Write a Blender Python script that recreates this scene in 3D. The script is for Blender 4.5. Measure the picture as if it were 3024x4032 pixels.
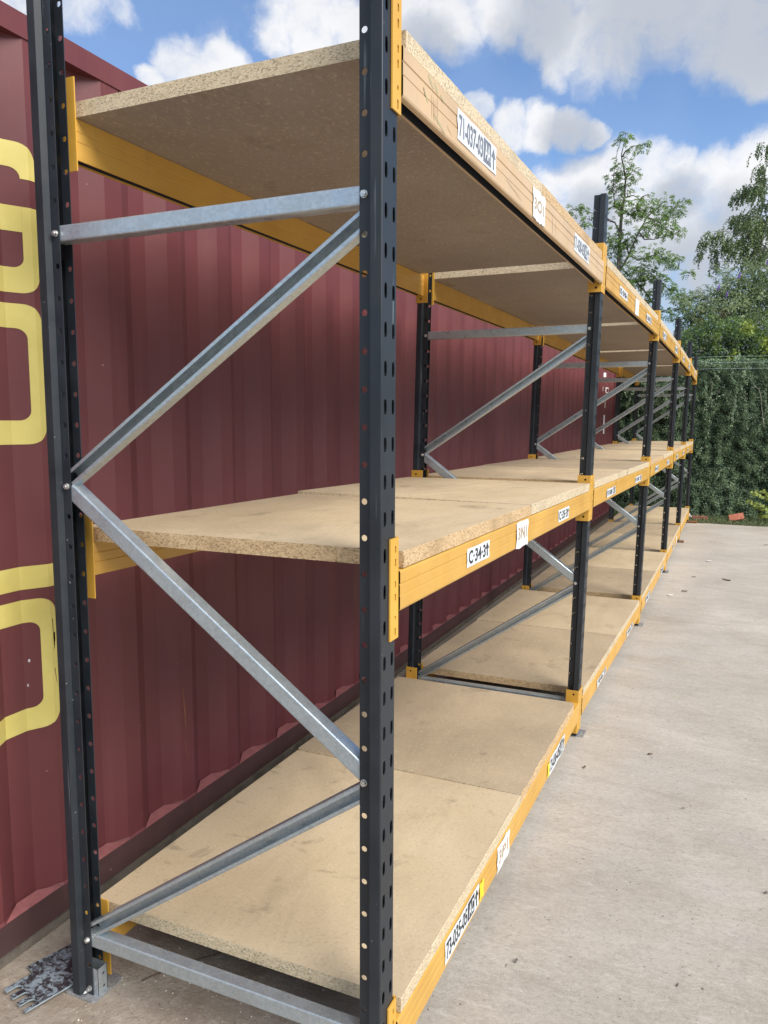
import bpy, bmesh, math, random
from math import radians, sin, cos, pi
from mathutils import Vector, Matrix, noise
R = random.Random(7)
S = bpy.context.scene
for o in list(bpy.data.objects): bpy.data.objects.remove(o)
COL = S.collection

# ---------------------------------------------------------------- camera
cd = bpy.data.cameras.new('camera'); cam = bpy.data.objects.new('camera', cd); COL.objects.link(cam); S.camera = cam
cd.sensor_fit = 'VERTICAL'; cd.sensor_height = 36.0; cd.lens = 36.0*3047.85/4032
cd.clip_start = 0.02; cd.clip_end = 600
ya, pb, rc = 0.4218, -0.1183, 0.0033
fw = Vector((-sin(ya)*cos(pb), cos(ya)*cos(pb), sin(pb))); rt = Vector((cos(ya), sin(ya), 0)); up = rt.cross(fw)
r2 = rt*cos(rc)+up*sin(rc); u2 = -rt*sin(rc)+up*cos(rc)
M = Matrix((r2, u2, -fw)).transposed().to_4x4(); M.translation = Vector((0.6773, -1.4109, 1.3648)); cam.matrix_world = M
S.render.resolution_x = 768; S.render.resolution_y = 1024

# ---------------------------------------------------------------- light, sky, exposure
SUN_EL, SUN_AZ = radians(42), radians(112)      # azimuth clockwise from +Y: over the aisle, a little behind the camera
S.view_settings.view_transform = 'Standard'; S.view_settings.look = 'None'
S.view_settings.exposure = 1.0; S.view_settings.gamma = 1.0
sl = bpy.data.lights.new('sun', 'SUN'); sl.energy = 2.6; sl.angle = radians(40); sl.color = (1.0, 0.95, 0.87)
so = bpy.data.objects.new('sun', sl); COL.objects.link(so)
sd = Vector((sin(SUN_AZ)*cos(SUN_EL), cos(SUN_AZ)*cos(SUN_EL), sin(SUN_EL)))
so.rotation_euler = sd.to_track_quat('Z', 'Y').to_euler(); so.location = (6, -4, 9)
CLOUD_GAIN = 6.2
CLD=[(-0.5656, 0.7274, 0.3885, 0.0448, 1), (-0.5383, 0.7485, 0.3873, 0.0359, 1), (-0.597, 0.7113, 0.371, 0.0239, 1), (-0.6836, 0.6025, 0.4119, 0.0359, 1), (-0.6327, 0.6443, 0.4295, 0.0538, 0.75), (-0.6088, 0.6708, 0.4235, 0.0299, 0.7), (-0.4801, 0.7705, 0.4192, 0.0359, 0.9), (-0.4519, 0.7918, 0.411, 0.0299, 1), (-0.4291, 0.7926, 0.4332, 0.0538, 1), (-0.4038, 0.8095, 0.4262, 0.0418, 1), (-0.4516, 0.7721, 0.4471, 0.0538, 1), (-0.3384, 0.8368, 0.4303, 0.0448, 1), (-0.3014, 0.8532, 0.4256, 0.0418, 1), (-0.2525, 0.8633, 0.437, 0.0478, 1), (-0.2061, 0.8807, 0.4264, 0.0568, 1), (-0.1938, 0.8976, 0.3959, 0.0359, 1), (-0.1553, 0.903, 0.4006, 0.0538, 1), (-0.1268, 0.9017, 0.4133, 0.0716, 1), (-0.0811, 0.9042, 0.4192, 0.0716, 1), (-0.0363, 0.915, 0.4019, 0.0657, 1), (-0.0134, 0.9251, 0.3795, 0.0478, 1), (0.005, 0.9325, 0.3612, 0.0359, 1), (-0.1901, 0.8402, 0.5079, 0.1543, 1), (0.0248, 0.9019, 0.4312, 0.119, 1), (-0.2521, 0.9085, 0.3333, 0.0299, 0.9), (-0.2219, 0.9161, 0.334, 0.0329, 1), (-0.1869, 0.9247, 0.3317, 0.0299, 1), (-0.2859, 0.892, 0.3503, 0.0179, 0.7), (-0.1646, 0.9303, 0.3279, 0.0179, 0.9), (-0.2144, 0.938, 0.2722, 0.0359, 1), (-0.1784, 0.9448, 0.275, 0.0478, 1), (-0.1428, 0.9487, 0.282, 0.0478, 1), (-0.1031, 0.952, 0.2881, 0.0359, 1), (-0.0787, 0.9557, 0.2836, 0.0359, 1), (-0.035, 0.9641, 0.2634, 0.0478, 1), (0.0018, 0.9633, 0.2685, 0.0478, 1), (0.0284, 0.9613, 0.2741, 0.0478, 1), (-0.1531, 0.9599, 0.2346, 0.0716, 1), (-0.0772, 0.9714, 0.2246, 0.0776, 1), (-0.0041, 0.9779, 0.209, 0.0835, 1), (-0.2158, 0.951, 0.2212, 0.0538, 1), (-0.1012, 0.9785, 0.1799, 0.0538, 0.9), (-0.0209, 0.9861, 0.165, 0.0597, 0.85), (-0.0584, 0.9916, 0.1157, 0.0478, 0.75), (0.0238, 0.9909, 0.1322, 0.0478, 0.7), (-0.1521, 0.9818, 0.1136, 0.0895, 0.9), (-0.3696, 0.9218, 0.1169, 0.2063, 0.9)]
GRY=[(-0.0947, 0.9004, 0.4247, 0.0776), (-0.0145, 0.917, 0.3986, 0.0776), (-0.2063, 0.8816, 0.4245, 0.0418), (-0.232, 0.8855, 0.4026, 0.0359), (-0.127, 0.9747, 0.1838, 0.0478), (-0.0499, 0.9868, 0.1541, 0.0716), (-0.1634, 0.9591, 0.2313, 0.0359), (-0.1872, 0.9278, 0.3228, 0.0299), (-0.328, 0.8528, 0.4064, 0.0299), (-0.0236, 0.9749, 0.2212, 0.0359), (-0.0732, 0.9632, 0.2586, 0.0239)]
w = bpy.data.worlds.new("World"); S.world = w; w.use_nodes = True
nt = w.node_tree; nt.nodes.clear()
def wn(t, **k):
    n = nt.nodes.new(t)
    for a, b in k.items(): setattr(n, a, b)
    return n
def wmath(op, a, b=None, c=None, clamp=False):
    n = wn('ShaderNodeMath', operation=op); n.use_clamp = clamp
    for i, v in enumerate((a, b, c)):
        if v is None: continue
        if isinstance(v, (int, float)): n.inputs[i].default_value = v
        else: nt.links.new(v, n.inputs[i])
    return n.outputs[0]
tc = wn('ShaderNodeTexCoord')
sky = wn('ShaderNodeTexSky'); sky.sky_type = 'NISHITA'; sky.sun_disc = False; sky.sun_elevation = SUN_EL; sky.sun_rotation = SUN_AZ
sky.air_density = 1.0; sky.dust_density = 0.6; sky.ozone_density = 1.4
nz = wn('ShaderNodeTexNoise'); nz.inputs['Scale'].default_value = 9; nz.inputs['Detail'].default_value = 8; nz.inputs['Roughness'].default_value = 0.58
nt.links.new(tc.outputs['Generated'], nz.inputs['Vector'])
sub = wn('ShaderNodeVectorMath', operation='SUBTRACT'); nt.links.new(nz.outputs['Color'], sub.inputs[0]); sub.inputs[1].default_value = (.5, .5, .5)
scl = wn('ShaderNodeVectorMath', operation='SCALE'); nt.links.new(sub.outputs[0], scl.inputs[0]); scl.inputs['Scale'].default_value = 0.08
add = wn('ShaderNodeVectorMath', operation='ADD'); nt.links.new(tc.outputs['Generated'], add.inputs[0]); nt.links.new(scl.outputs[0], add.inputs[1])
nrm = wn('ShaderNodeVectorMath', operation='NORMALIZE'); nt.links.new(add.outputs[0], nrm.inputs[0])
def blob(d, r, wgt, lo=1.10, hi=0.25):
    n = wn('ShaderNodeVectorMath', operation='DOT_PRODUCT'); nt.links.new(nrm.outputs[0], n.inputs[0]); n.inputs[1].default_value = d
    m = wn('ShaderNodeMapRange'); m.interpolation_type = 'SMOOTHSTEP'; nt.links.new(n.outputs['Value'], m.inputs['Value'])
    m.inputs['From Min'].default_value = cos(r*lo); m.inputs['From Max'].default_value = cos(r*hi); m.inputs['To Max'].default_value = wgt
    return m.outputs[0]
cov = None
for x, y, z, r, g in CLD:
    b = blob((x, y, z), r, g); cov = b if cov is None else wmath('MAXIMUM', cov, b)
gry = None
for x, y, z, r in GRY:
    b = blob((x, y, z), r, 1.0, 1.6, 0.0); gry = b if gry is None else wmath('MAXIMUM', gry, b)
nb = wn('ShaderNodeTexNoise'); nb.inputs['Scale'].default_value = 2.6; nb.inputs['Detail'].default_value = 4; nt.links.new(tc.outputs['Generated'], nb.inputs['Vector'])
bd = wn('ShaderNodeVectorMath', operation='DOT_PRODUCT'); nt.links.new(tc.outputs['Generated'], bd.inputs[0]); bd.inputs[1].default_value = (-0.30, 0.90, 0.32)
away = wn('ShaderNodeMapRange'); nt.links.new(bd.outputs['Value'], away.inputs['Value']); away.inputs['From Min'].default_value = 0.86; away.inputs['From Max'].default_value = 0.70
gen = wmath('MULTIPLY', wmath('MULTIPLY', wmath('SUBTRACT', nb.outputs['Fac'], 0.40), 5.0, clamp=True), away.outputs[0])
cov = wmath('MAXIMUM', cov, gen)
nf = wn('ShaderNodeTexNoise'); nf.inputs['Scale'].default_value = 22; nf.inputs['Detail'].default_value = 9; nf.inputs['Roughness'].default_value = 0.62
nt.links.new(nrm.outputs[0], nf.inputs['Vector'])
cf = wmath('ADD', cov, wmath('MULTIPLY', wmath('SUBTRACT', nf.outputs['Fac'], 0.5), 1.35))
al = wn('ShaderNodeMapRange'); al.interpolation_type = 'SMOOTHSTEP'; nt.links.new(cf, al.inputs['Value']); al.inputs['From Min'].default_value = 0.20; al.inputs['From Max'].default_value = 1.10; al.inputs['To Max'].default_value = .97; al.inputs['To Min'].default_value = .10
ng = wn('ShaderNodeTexNoise'); ng.inputs['Scale'].default_value = 7; ng.inputs['Detail'].default_value = 6; nt.links.new(nrm.outputs[0], ng.inputs['Vector'])
gn = wn('ShaderNodeMapRange'); nt.links.new(ng.outputs['Fac'], gn.inputs['Value']); gn.inputs['From Min'].default_value = 0.38; gn.inputs['From Max'].default_value = 0.68
gf = wmath('MAXIMUM', wmath('MULTIPLY', gry, 0.95), wmath('MULTIPLY', gn.outputs[0], 0.40), clamp=True)
cc = wn('ShaderNodeMix', data_type='RGBA'); nt.links.new(gf, cc.inputs['Factor'])
cc.inputs['A'].default_value = (CLOUD_GAIN*1.0, CLOUD_GAIN*1.0, CLOUD_GAIN*1.01, 1); cc.inputs['B'].default_value = (CLOUD_GAIN*.54, CLOUD_GAIN*.58, CLOUD_GAIN*.65, 1)
mx = wn('ShaderNodeMix', data_type='RGBA'); nt.links.new(al.outputs[0], mx.inputs['Factor'])
sg = wn('ShaderNodeMix', data_type='RGBA', blend_type='MULTIPLY'); sg.inputs['Factor'].default_value = 1; nt.links.new(sky.outputs[0], sg.inputs['A']); sg.inputs['B'].default_value = (.70, .93, 1.17, 1)
nt.links.new(sg.outputs['Result'], mx.inputs['A']); nt.links.new(cc.outputs['Result'], mx.inputs['B'])
bg = wn('ShaderNodeBackground'); bg.inputs['Strength'].default_value = 0.08; nt.links.new(mx.outputs['Result'], bg.inputs['Color'])
wo = wn('ShaderNodeOutputWorld'); nt.links.new(bg.outputs[0], wo.inputs['Surface'])

# ---------------------------------------------------------------- helpers
class MB:
    """collects faces with material slots, builds ONE mesh object"""
    def __init__(s): s.v = []; s.f = []; s.m = []; s.mats = []; s.map = None; s.flip = False
    def slot(s, m):
        if m not in s.mats: s.mats.append(m)
        return s.mats.index(m)
    def face(s, pts, m):
        n = len(s.v); pts = [Vector(p) for p in pts]
        if s.map: pts = [Vector(s.map(p)) for p in pts]
        if s.flip: pts = pts[::-1]
        s.v += pts; s.f.append(tuple(range(n, n+len(pts)))); s.m.append(s.slot(m))
    def box(s, lo, hi, m):
        x0, y0, z0 = lo; x1, y1, z1 = hi
        c = [(x0,y0,z0),(x1,y0,z0),(x1,y1,z0),(x0,y1,z0),(x0,y0,z1),(x1,y0,z1),(x1,y1,z1),(x0,y1,z1)]
        for q in ((0,3,2,1),(4,5,6,7),(0,1,5,4),(1,2,6,5),(2,3,7,6),(3,0,4,7)): s.face([c[i] for i in q], m)
    def prism(s, poly, fn0, fn1, m, caps=True):
        """poly: closed 2D list; fn maps 2D point to the start / end 3D point"""
        n = len(poly); a = [Vector(fn0(*q)) for q in poly]; b = [Vector(fn1(*q)) for q in poly]
        for i in range(n):
            j = (i+1) % n; s.face([a[i], a[j], b[j], b[i]], m)
        if caps: s.face(a[::-1], m); s.face(b, m)
    def cyl(s, c, ax, r0, r1, h, n, m, rot=0):
        ax = Vector(ax).normalized(); t = ax.orthogonal().normalized(); q = ax.cross(t)
        c = Vector(c)
        A = [c+(t*cos(rot+2*pi*i/n)+q*sin(rot+2*pi*i/n))*r0 for i in range(n)]
        B = [c+ax*h+(t*cos(rot+2*pi*i/n)+q*sin(rot+2*pi*i/n))*r1 for i in range(n)]
        for i in range(n): s.face([A[i], A[(i+1) % n], B[(i+1) % n], B[i]], m)
        s.face(A[::-1], m); s.face(B, m)
    def tube(s, pts, rad, n, m):
        pts = [Vector(p) for p in pts]; rings = []
        for i, p in enumerate(pts):
            d = (pts[min(i+1, len(pts)-1)]-pts[max(i-1, 0)]).normalized(); t = d.cross(Vector((0.3, 0.9, 0.2))).normalized(); q = d.cross(t)
            r = rad[i] if isinstance(rad, (list, tuple)) else rad
            rings.append([p+(t*cos(2*pi*k/n)+q*sin(2*pi*k/n))*r for k in range(n)])
        for A, B in zip(rings, rings[1:]):
            for k in range(n): s.face([A[k], A[(k+1) % n], B[(k+1) % n], B[k]], m)
        s.face(rings[0][::-1], m); s.face(rings[-1], m)
    def holed(s, O, U, V, N, u0, u1, cells, th, m, mi=None):
        """sheet strip: columns of cells (v0, v1, hole points or None) with real thickness and cut holes"""
        O, U, V, N = map(Vector, (O, U, V, N)); mi = mi or m
        P = lambda u, v, d=0: O+U*u+V*v-N*d
        for v0, v1, h in cells:
            if not h:
                s.face([P(u0,v0),P(u1,v0),P(u1,v1),P(u0,v1)], m); s.face([P(u0,v1,th),P(u1,v1,th),P(u1,v0,th),P(u0,v0,th)], mi); continue
            cx = sum(q[0] for q in h)/len(h); cy = sum(q[1] for q in h)/len(h)
            def rim(a):
                dx, dy = cos(a), sin(a); t = 1e9
                if dx > 1e-9: t = min(t, (u1-cx)/dx)
                if dx < -1e-9: t = min(t, (u0-cx)/dx)
                if dy > 1e-9: t = min(t, (v1-cy)/dy)
                if dy < -1e-9: t = min(t, (v0-cy)/dy)
                return (cx+dx*t, cy+dy*t)
            n = len(h); ang = [math.atan2(q[1]-cy, q[0]-cx) for q in h]
            cor = [(u0,v0),(u1,v0),(u1,v1),(u0,v1)]; ca = [math.atan2(q[1]-cy, q[0]-cx) for q in cor]
            for i in range(n):
                j = (i+1) % n; a, b = ang[i], ang[j]
                if b < a: b += 2*pi
                mid = [(cc_+(2*pi if cc_ < a else 0), q) for cc_, q in zip(ca, cor)]
                mid = sorted([x for x in mid if a < x[0] < b])
                poly = [h[i], rim(ang[i])]+[q for _, q in mid]+[rim(ang[j]), h[j]]
                s.face([P(*q) for q in poly], m); s.face([P(q[0], q[1], th) for q in poly[::-1]], mi)
                s.face([P(*h[i]), P(*h[j]), P(h[j][0], h[j][1], th), P(h[i][0], h[i][1], th)], m)
        va, vb = cells[0][0], cells[-1][1]
        s.face([P(u0,va),P(u0,vb),P(u0,vb,th),P(u0,va,th)], m); s.face([P(u1,va,th),P(u1,vb,th),P(u1,vb),P(u1,va)], m)
        s.face([P(u0,va,th),P(u1,va,th),P(u1,va),P(u0,va)], m); s.face([P(u0,vb),P(u1,vb),P(u1,vb,th),P(u0,vb,th)], m)
    def build(s, name, parent=None, origin=None, label=None, smooth=False, weld=True):
        if origin is None:
            origin = Vector([min(p[i] for p in s.v)+max(p[i] for p in s.v) for i in range(3)])/2
            origin.z = min(p.z for p in s.v)
        origin = Vector(origin)
        me = bpy.data.meshes.new(name); me.from_pydata([tuple(p-origin) for p in s.v], [], s.f); me.update()
        for mt in s.mats: me.materials.append(mt)
        me.polygons.foreach_set('material_index', s.m)
        if weld:
            b = bmesh.new(); b.from_mesh(me); bmesh.ops.remove_doubles(b, verts=b.verts, dist=0.00008); b.to_mesh(me); b.free()
        if smooth:
            for p in me.polygons: p.use_smooth = True
        o = bpy.data.objects.new(name, me); COL.objects.link(o)
        if parent is not None:
            o.parent = parent; po = Vector(parent['_o']); o.location = origin-po
        else: o.location = origin
        o['_o'] = tuple(origin)
        if label: o['label'] = label
        return o
def tag(o, label, cat, group=None, kind=None):
    if label: o['label'] = label
    if cat: o['category'] = cat
    if group: o['group'] = group
    if kind: o['kind'] = kind
    return o
def empty(name, loc, label, cat, group=None):
    o = bpy.data.objects.new(name, None); COL.objects.link(o); o.location = loc; o['_o'] = tuple(loc); o.empty_display_size = .2
    return tag(o, label, cat, group)

# ---------------------------------------------------------------- materials
class MT:
    def __init__(s, name, rough=.6, metal=0, spec=.5):
        s.mat = bpy.data.materials.new(name); s.mat.use_nodes = True; s.t = s.mat.node_tree
        s.b = s.t.nodes['Principled BSDF']; s.b.inputs['Roughness'].default_value = rough; s.b.inputs['Metallic'].default_value = metal
        s.b.inputs['Specular IOR Level'].default_value = spec
        s.tc = s.n('ShaderNodeTexCoord'); s.h = None
    def n(s, t, **k):
        x = s.t.nodes.new(t)
        for a, b in k.items(): setattr(x, a, b)
        return x
    def l(s, a, b): s.t.links.new(a, b)
    def co(s, scale=(1,1,1), rot=(0,0,0), rnd=True):
        m = s.n('ShaderNodeMapping'); m.inputs['Scale'].default_value = scale; m.inputs['Rotation'].default_value = rot; s.l(s.tc.outputs['Object'], m.inputs['Vector'])
        if rnd:
            oi = s.n('ShaderNodeObjectInfo'); ml = s.n('ShaderNodeVectorMath', operation='SCALE'); cx = s.n('ShaderNodeCombineXYZ')
            for i in range(3): s.l(oi.outputs['Random'], cx.inputs[i])
            s.l(cx.outputs[0], ml.inputs[0]); ml.inputs['Scale'].default_value = 37.0; s.l(ml.outputs[0], m.inputs['Location'])
        return m.outputs[0]
    def noise(s, sc, det=4, ro=.55, co=None, dist=0):
        x = s.n('ShaderNodeTexNoise'); x.inputs['Scale'].default_value = sc; x.inputs['Detail'].default_value = det; x.inputs['Roughness'].default_value = ro; x.inputs['Distortion'].default_value = dist
        s.l(co if co is not None else s.co(), x.inputs['Vector']); return x.outputs['Fac']
    def ramp(s, f, a, b, lo=0., hi=1.):
        x = s.n('ShaderNodeMapRange'); s.l(f, x.inputs['Value']); x.inputs['From Min'].default_value = a; x.inputs['From Max'].default_value = b; x.inputs['To Min'].default_value = lo; x.inputs['To Max'].default_value = hi
        return x.outputs[0]
    def mix(s, f, a, b, mode='MIX'):
        x = s.n('ShaderNodeMix', data_type='RGBA', blend_type=mode)
        for k, v in (('Factor', f), ('A', a), ('B', b)):
            if isinstance(v, (tuple, list)): x.inputs[k].default_value = (*v[:3], 1)
            elif isinstance(v, (int, float)): x.inputs[k].default_value = v
            else: s.l(v, x.inputs[k])
        return x.outputs['Result']
    def math(s, op, a, b=0.):
        x = s.n('ShaderNodeMath', operation=op)
        for i, v in enumerate((a, b)):
            if isinstance(v, (int, float)): x.inputs[i].default_value = v
            else: s.l(v, x.inputs[i])
        return x.outputs[0]
    def color(s, c):
        if isinstance(c, (tuple, list)): s.b.inputs['Base Color'].default_value = (*c[:3], 1)
        else: s.l(c, s.b.inputs['Base Color'])
    def rough(s, f): s.l(f, s.b.inputs['Roughness'])
    def bump(s, f, d=.001, st=1.):
        x = s.n('ShaderNodeBump'); x.inputs['Distance'].default_value = d; x.inputs['Strength'].default_value = st; s.l(f, x.inputs['Height'])
        if s.h is not None: s.l(s.h, x.inputs['Normal'])
        s.h = x.outputs[0]; s.l(s.h, s.b.inputs['Normal'])
    def pos(s):
        g = s.n('ShaderNodeNewGeometry'); sp = s.n('ShaderNodeSeparateXYZ'); s.l(g.outputs['Position'], sp.inputs[0]); return g.outputs['Position'], sp.outputs
def simple(name, c, rough=.6, metal=0, var=.15, sc=30, bump=0, spec=.5):
    m = MT(name, rough, metal, spec); f = m.noise(sc, 5)
    m.color(m.mix(m.ramp(f, .3, .7), tuple(x*(1-var) for x in c), tuple(min(1, x*(1+var)) for x in c)))
    if bump: m.bump(f, bump)
    return m.mat
# dark blue-grey upright paint with scuffs and thin pale scratches
m = MT('upright_paint', .42); f = m.noise(9, 5); g = m.noise(3, 4, co=m.co((1, 1, .12)))
c = m.mix(m.ramp(f, .35, .7), (.013, .017, .022), (.022, .027, .033)); c = m.mix(m.ramp(g, .52, .75, 0, .55), c, (.038, .043, .047))
sc_ = m.noise(55, 2, co=m.co((1, 1, .05))); c = m.mix(m.ramp(sc_, .70, .76, 0, .55), c, (.16, .18, .19))
ch = m.noise(70, 3); c = m.mix(m.ramp(ch, .735, .76, 0, .8), c, (.25, .26, .25))
m.color(c); m.rough(m.ramp(f, .3, .7, .34, .55)); m.bump(m.noise(260, 3), .0003, .5); UP = m.mat
# yellow beam paint: chips, scuffs, grime
def yellow(name, a, b, r0=.30):
    m = MT(name, .38); f = m.noise(5, 5); c = m.mix(m.ramp(f, .3, .7), a, b)
    st = m.noise(16, 5, co=m.co((1, .25, 1))); c = m.mix(m.ramp(st, .62, .80, 0, .18), c, (.30, .20, .08))
    dr = m.noise(10, 3, .6, co=m.co((1, 4, .3))); c = m.mix(m.ramp(dr, .60, .78, 0, .22), c, (.38, .25, .11))
    ch = m.noise(60, 4, .7); c = m.mix(m.ramp(ch, .72, .75), c, (.10, .055, .03))
    m.color(c); m.rough(m.ramp(m.noise(12, 4), .3, .7, r0, r0+.25)); m.bump(m.noise(6, 2), .004, .25); return m.mat
YB = yellow('beam_paint', (.52, .285, .052), (.62, .355, .072))
YT = yellow('beam_paint_sky_sheen', (.50, .345, .19), (.60, .425, .25), .34)  # same beam paint, bright sky reflection put into a paler colour
YC = yellow('connector_paint', (.57, .305, .042), (.67, .375, .058), .34)
GL = simple('panel_foot_ledge', (.24, .085, .085), .5); RS = simple('rust_scratch', (.20, .075, .04), .9); BM = simple('bare_chip', (.50, .46, .48), .6)
DK = simple('beam_inside_shade', (.020, .022, .030), .7)  # near-black colour paints the shadow inside the open beam underside
# galvanised steel
def galv(name, a, b, r=.38, metal=.85):
    m = MT(name, r, metal)
    v = m.n('ShaderNodeTexVoronoi'); v.inputs['Scale'].default_value = 160; m.l(m.co(), v.inputs['Vector'])
    hs = m.n('ShaderNodeSeparateColor'); m.l(v.outputs['Color'], hs.inputs[0])
    c = m.mix(hs.outputs[0], a, b); g = m.noise(14, 5); c = m.mix(m.ramp(g, .55, .75, 0, .5), c, (.42, .45, .47))
    m.color(c); m.rough(m.ramp(m.noise(20, 5), .3, .7, r-.06, r+.18)); m.bump(g, .001, .2); return m.mat
GV = galv('galvanised_steel', (.44, .50, .53), (.54, .60, .63), .28, .72)
GP = galv('zinc_plate', (.30, .31, .32), (.46, .47, .48), .46, .6)
BZ = galv('bolt_zinc', (.55, .55, .52), (.75, .74, .70), .3, .9)
# weathered zinc of the loose plates: dark blotches under white bloom
m = MT('mottled_zinc', .4, .45); f = m.noise(48, 8, .75, dist=.5); g = m.noise(16, 6, .7, dist=.8)
c = m.mix(m.ramp(f, .47, .55), (.050, .042, .048), (.34, .42, .48)); c = m.mix(m.ramp(g, .58, .70, 0, .8), c, (.20, .26, .31)); h = m.noise(95, 3)
c = m.mix(m.ramp(h, .64, .70, 0, .7), c, (.55, .66, .72)); m.color(c); m.bump(f, .001, .5); MZ = m.mat
ZE = simple('zinc_edge', (.42, .52, .58), .35, .5)
# chipboard
def board(name, a, b, edge=False):
    m = MT(name, .62, 0, .3)
    if not edge:
        f = m.noise(2.2, 6, .6); c = m.mix(m.ramp(f, .30, .70), a, b)
        st = m.noise(4, 6, .65, co=m.co((1, .35, 1), (0, 0, .35)), dist=.8); c = m.mix(m.ramp(st, .48, .72, 0, .36), c, (.27, .205, .135))
        g = m.noise(110, 4, .8); c = m.mix(m.ramp(g, .54, .68, 0, .42), c, (.19, .12, .062)); g2 = m.noise(95, 3, .8, co=m.co((1, .6, 1), (0, 0, .7))); c = m.mix(m.ramp(g2, .56, .66, 0, .35), c, (.76, .62, .42))
        gr = m.noise(7, 6, .7, dist=.5); c = m.mix(m.ramp(gr, .59, .70, 0, .50), c, (.17, .13, .09))
        sc2 = m.noise(30, 4, .6, co=m.co((.1, 1, 1), (0, 0, 1.1)), dist=1.5); c = m.mix(m.ramp(sc2, .68, .73, 0, .3), c, (.20, .14, .09))
        oi = m.n('ShaderNodeObjectInfo'); c = m.mix(m.ramp(oi.outputs['Random'], 0, 1, .0, .30), c, (.27, .22, .155))
        m.color(c); m.bump(g, .0005, .35)
    else:
        # flakes: three stretched cell layers
        v = m.n('ShaderNodeTexVoronoi'); v.inputs['Scale'].default_value = 400; v.inputs['Randomness'].default_value = 1.
        wv = m.n('ShaderNodeTexNoise'); wv.inputs['Scale'].default_value = 120; wv.inputs['Detail'].default_value = 2; base = m.co((.55, .55, 1.)); m.l(base, wv.inputs['Vector'])
        ad = m.n('ShaderNodeVectorMath', operation='MULTIPLY_ADD'); m.l(wv.outputs['Color'], ad.inputs[0]); ad.inputs[1].default_value = (.007, .007, .007); m.l(base, ad.inputs[2]); m.l(ad.outputs[0], v.inputs['Vector'])
        hs = m.n('ShaderNodeSeparateColor'); m.l(v.outputs['Color'], hs.inputs[0])
        c = m.mix(hs.outputs[0], a, b); c = m.mix(m.ramp(hs.outputs[1], .80, .86, 0, .65), c, tuple(x*.40 for x in a)); c = m.mix(m.ramp(hs.outputs[2], .84, .9, 0, .6), c, (.62, .46, .26))
        z = m.noise(5, 3); c = m.mix(m.ramp(z, .55, .7, 0, .4), c, tuple(x*.6 for x in a)); m.color(c); m.bump(hs.outputs[1], .0015, .7)
    return m.mat
BF = board('chipboard_face', (.57, .438, .268), (.70, .560, .365)); BD = board('chipboard_face_worn', (.40, .315, .205), (.54, .42, .28)); BU = board('chipboard_underside_shaded', (.265, .222, .188), (.33, .28, .235))  # underside: same chipboard, shade under the shelves put into a darker colour
BE = board('chipboard_edge', (.46, .30, .15), (.68, .49, .28), True); BP = board('chipboard_pale_edge', (.52, .42, .27), (.70, .58, .40), True)
# container paint
def cpaint(name, a, b):
    m = MT(name, .42, 0, .38); P, xyz = m.pos(); cp = m.n('ShaderNodeMapping'); m.l(P, cp.inputs['Vector']); cp.inputs['Scale'].default_value = (1, 1, 1); P = cp.outputs[0]
    f = m.noise(3, 5, co=P); c = m.mix(m.ramp(f, .3, .7), a, b)
    s2 = m.n('ShaderNodeMapping'); m.l(P, s2.inputs['Vector']); s2.inputs['Scale'].default_value = (1, 6, .25); g = m.noise(5, 5, .6, co=s2.outputs[0]); c = m.mix(m.ramp(g, .56, .8, 0, .12), c, (.24, .105, .11))
    ch = m.noise(38, 3, .6, co=P); c = m.mix(m.ramp(ch, .755, .77, 0, .8), c, (.40, .24, .23))
    s3 = m.n('ShaderNodeMapping'); m.l(P, s3.inputs['Vector']); s3.inputs['Scale'].default_value = (1, 30, 1.3); ru = m.noise(2.2, 4, .7, co=s3.outputs[0]); c = m.mix(m.ramp(ru, .705, .74, 0, .85), c, (.16, .045, .02))
    m.color(c); m.rough(m.ramp(m.noise(6, 4, co=P), .3, .7, .50, .64)); m.bump(f, .012, .12); return m.mat
CP = cpaint('container_paint', (.114, .029, .031), (.136, .036, .038)); CR = cpaint('container_rail_paint', (.058, .030, .030), (.080, .042, .040))
m = MT('rail_lower_grime', .85); f = m.noise(12, 6, .7); m.color(m.mix(m.ramp(f, .35, .65), (.085, .070, .058), (.16, .14, .115))); m.bump(f, .004); RG = m.mat
m = MT('letter_yellow', .5); f = m.noise(7, 5); c = m.mix(m.ramp(f, .3, .7), (.55, .46, .12), (.66, .56, .17)); g = m.noise(30, 4, .7); c = m.mix(m.ramp(g, .70, .74, 0, .7), c, (.42, .36, .12)); m.color(c); LY = m.mat
WM = simple('white_marking', (.72, .70, .70), .5, var=.06)
# labels
m = MT('label_white', .5); f = m.noise(60, 4, dist=1); m.color(m.mix(m.ramp(f, .55, .75, 0, .5), (.66, .69, .70), (.44, .47, .50))); m.bump(m.noise(45, 3), .002, .5); LW = m.mat
LT = simple('label_sheet', (.75, .75, .73), .6, var=.06, sc=60, bump=.001); LK = simple('label_ink', (.030, .030, .036), .6); LG = simple('label_ink_faded', (.16, .17, .20), .6); LP = simple('pencil_ink', (.40, .30, .20), .7); LE = simple('yellow_tape', (.85, .65, .02), .4)
RU = MT('rusty_steel', .85, .1); f = RU.noise(22, 6, .7); RU.color(RU.mix(RU.ramp(f, .35, .65), (.10, .035, .014), (.34, .14, .035))); RU.bump(f, .003); RU = RU.mat
BR = MT('brick_clay', .9); f = BR.noise(30, 5); BR.color(BR.mix(BR.ramp(f, .3, .7), (.42, .13, .075), (.56, .22, .14))); BR.bump(f, .004); BR = BR.mat
BR2 = MT('brick_clay_dirty', .9); f = BR2.noise(30, 5); BR2.color(BR2.mix(BR2.ramp(f, .3, .7), (.22, .09, .06), (.34, .15, .10))); BR2.bump(f, .004); BR2 = BR2.mat
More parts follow.
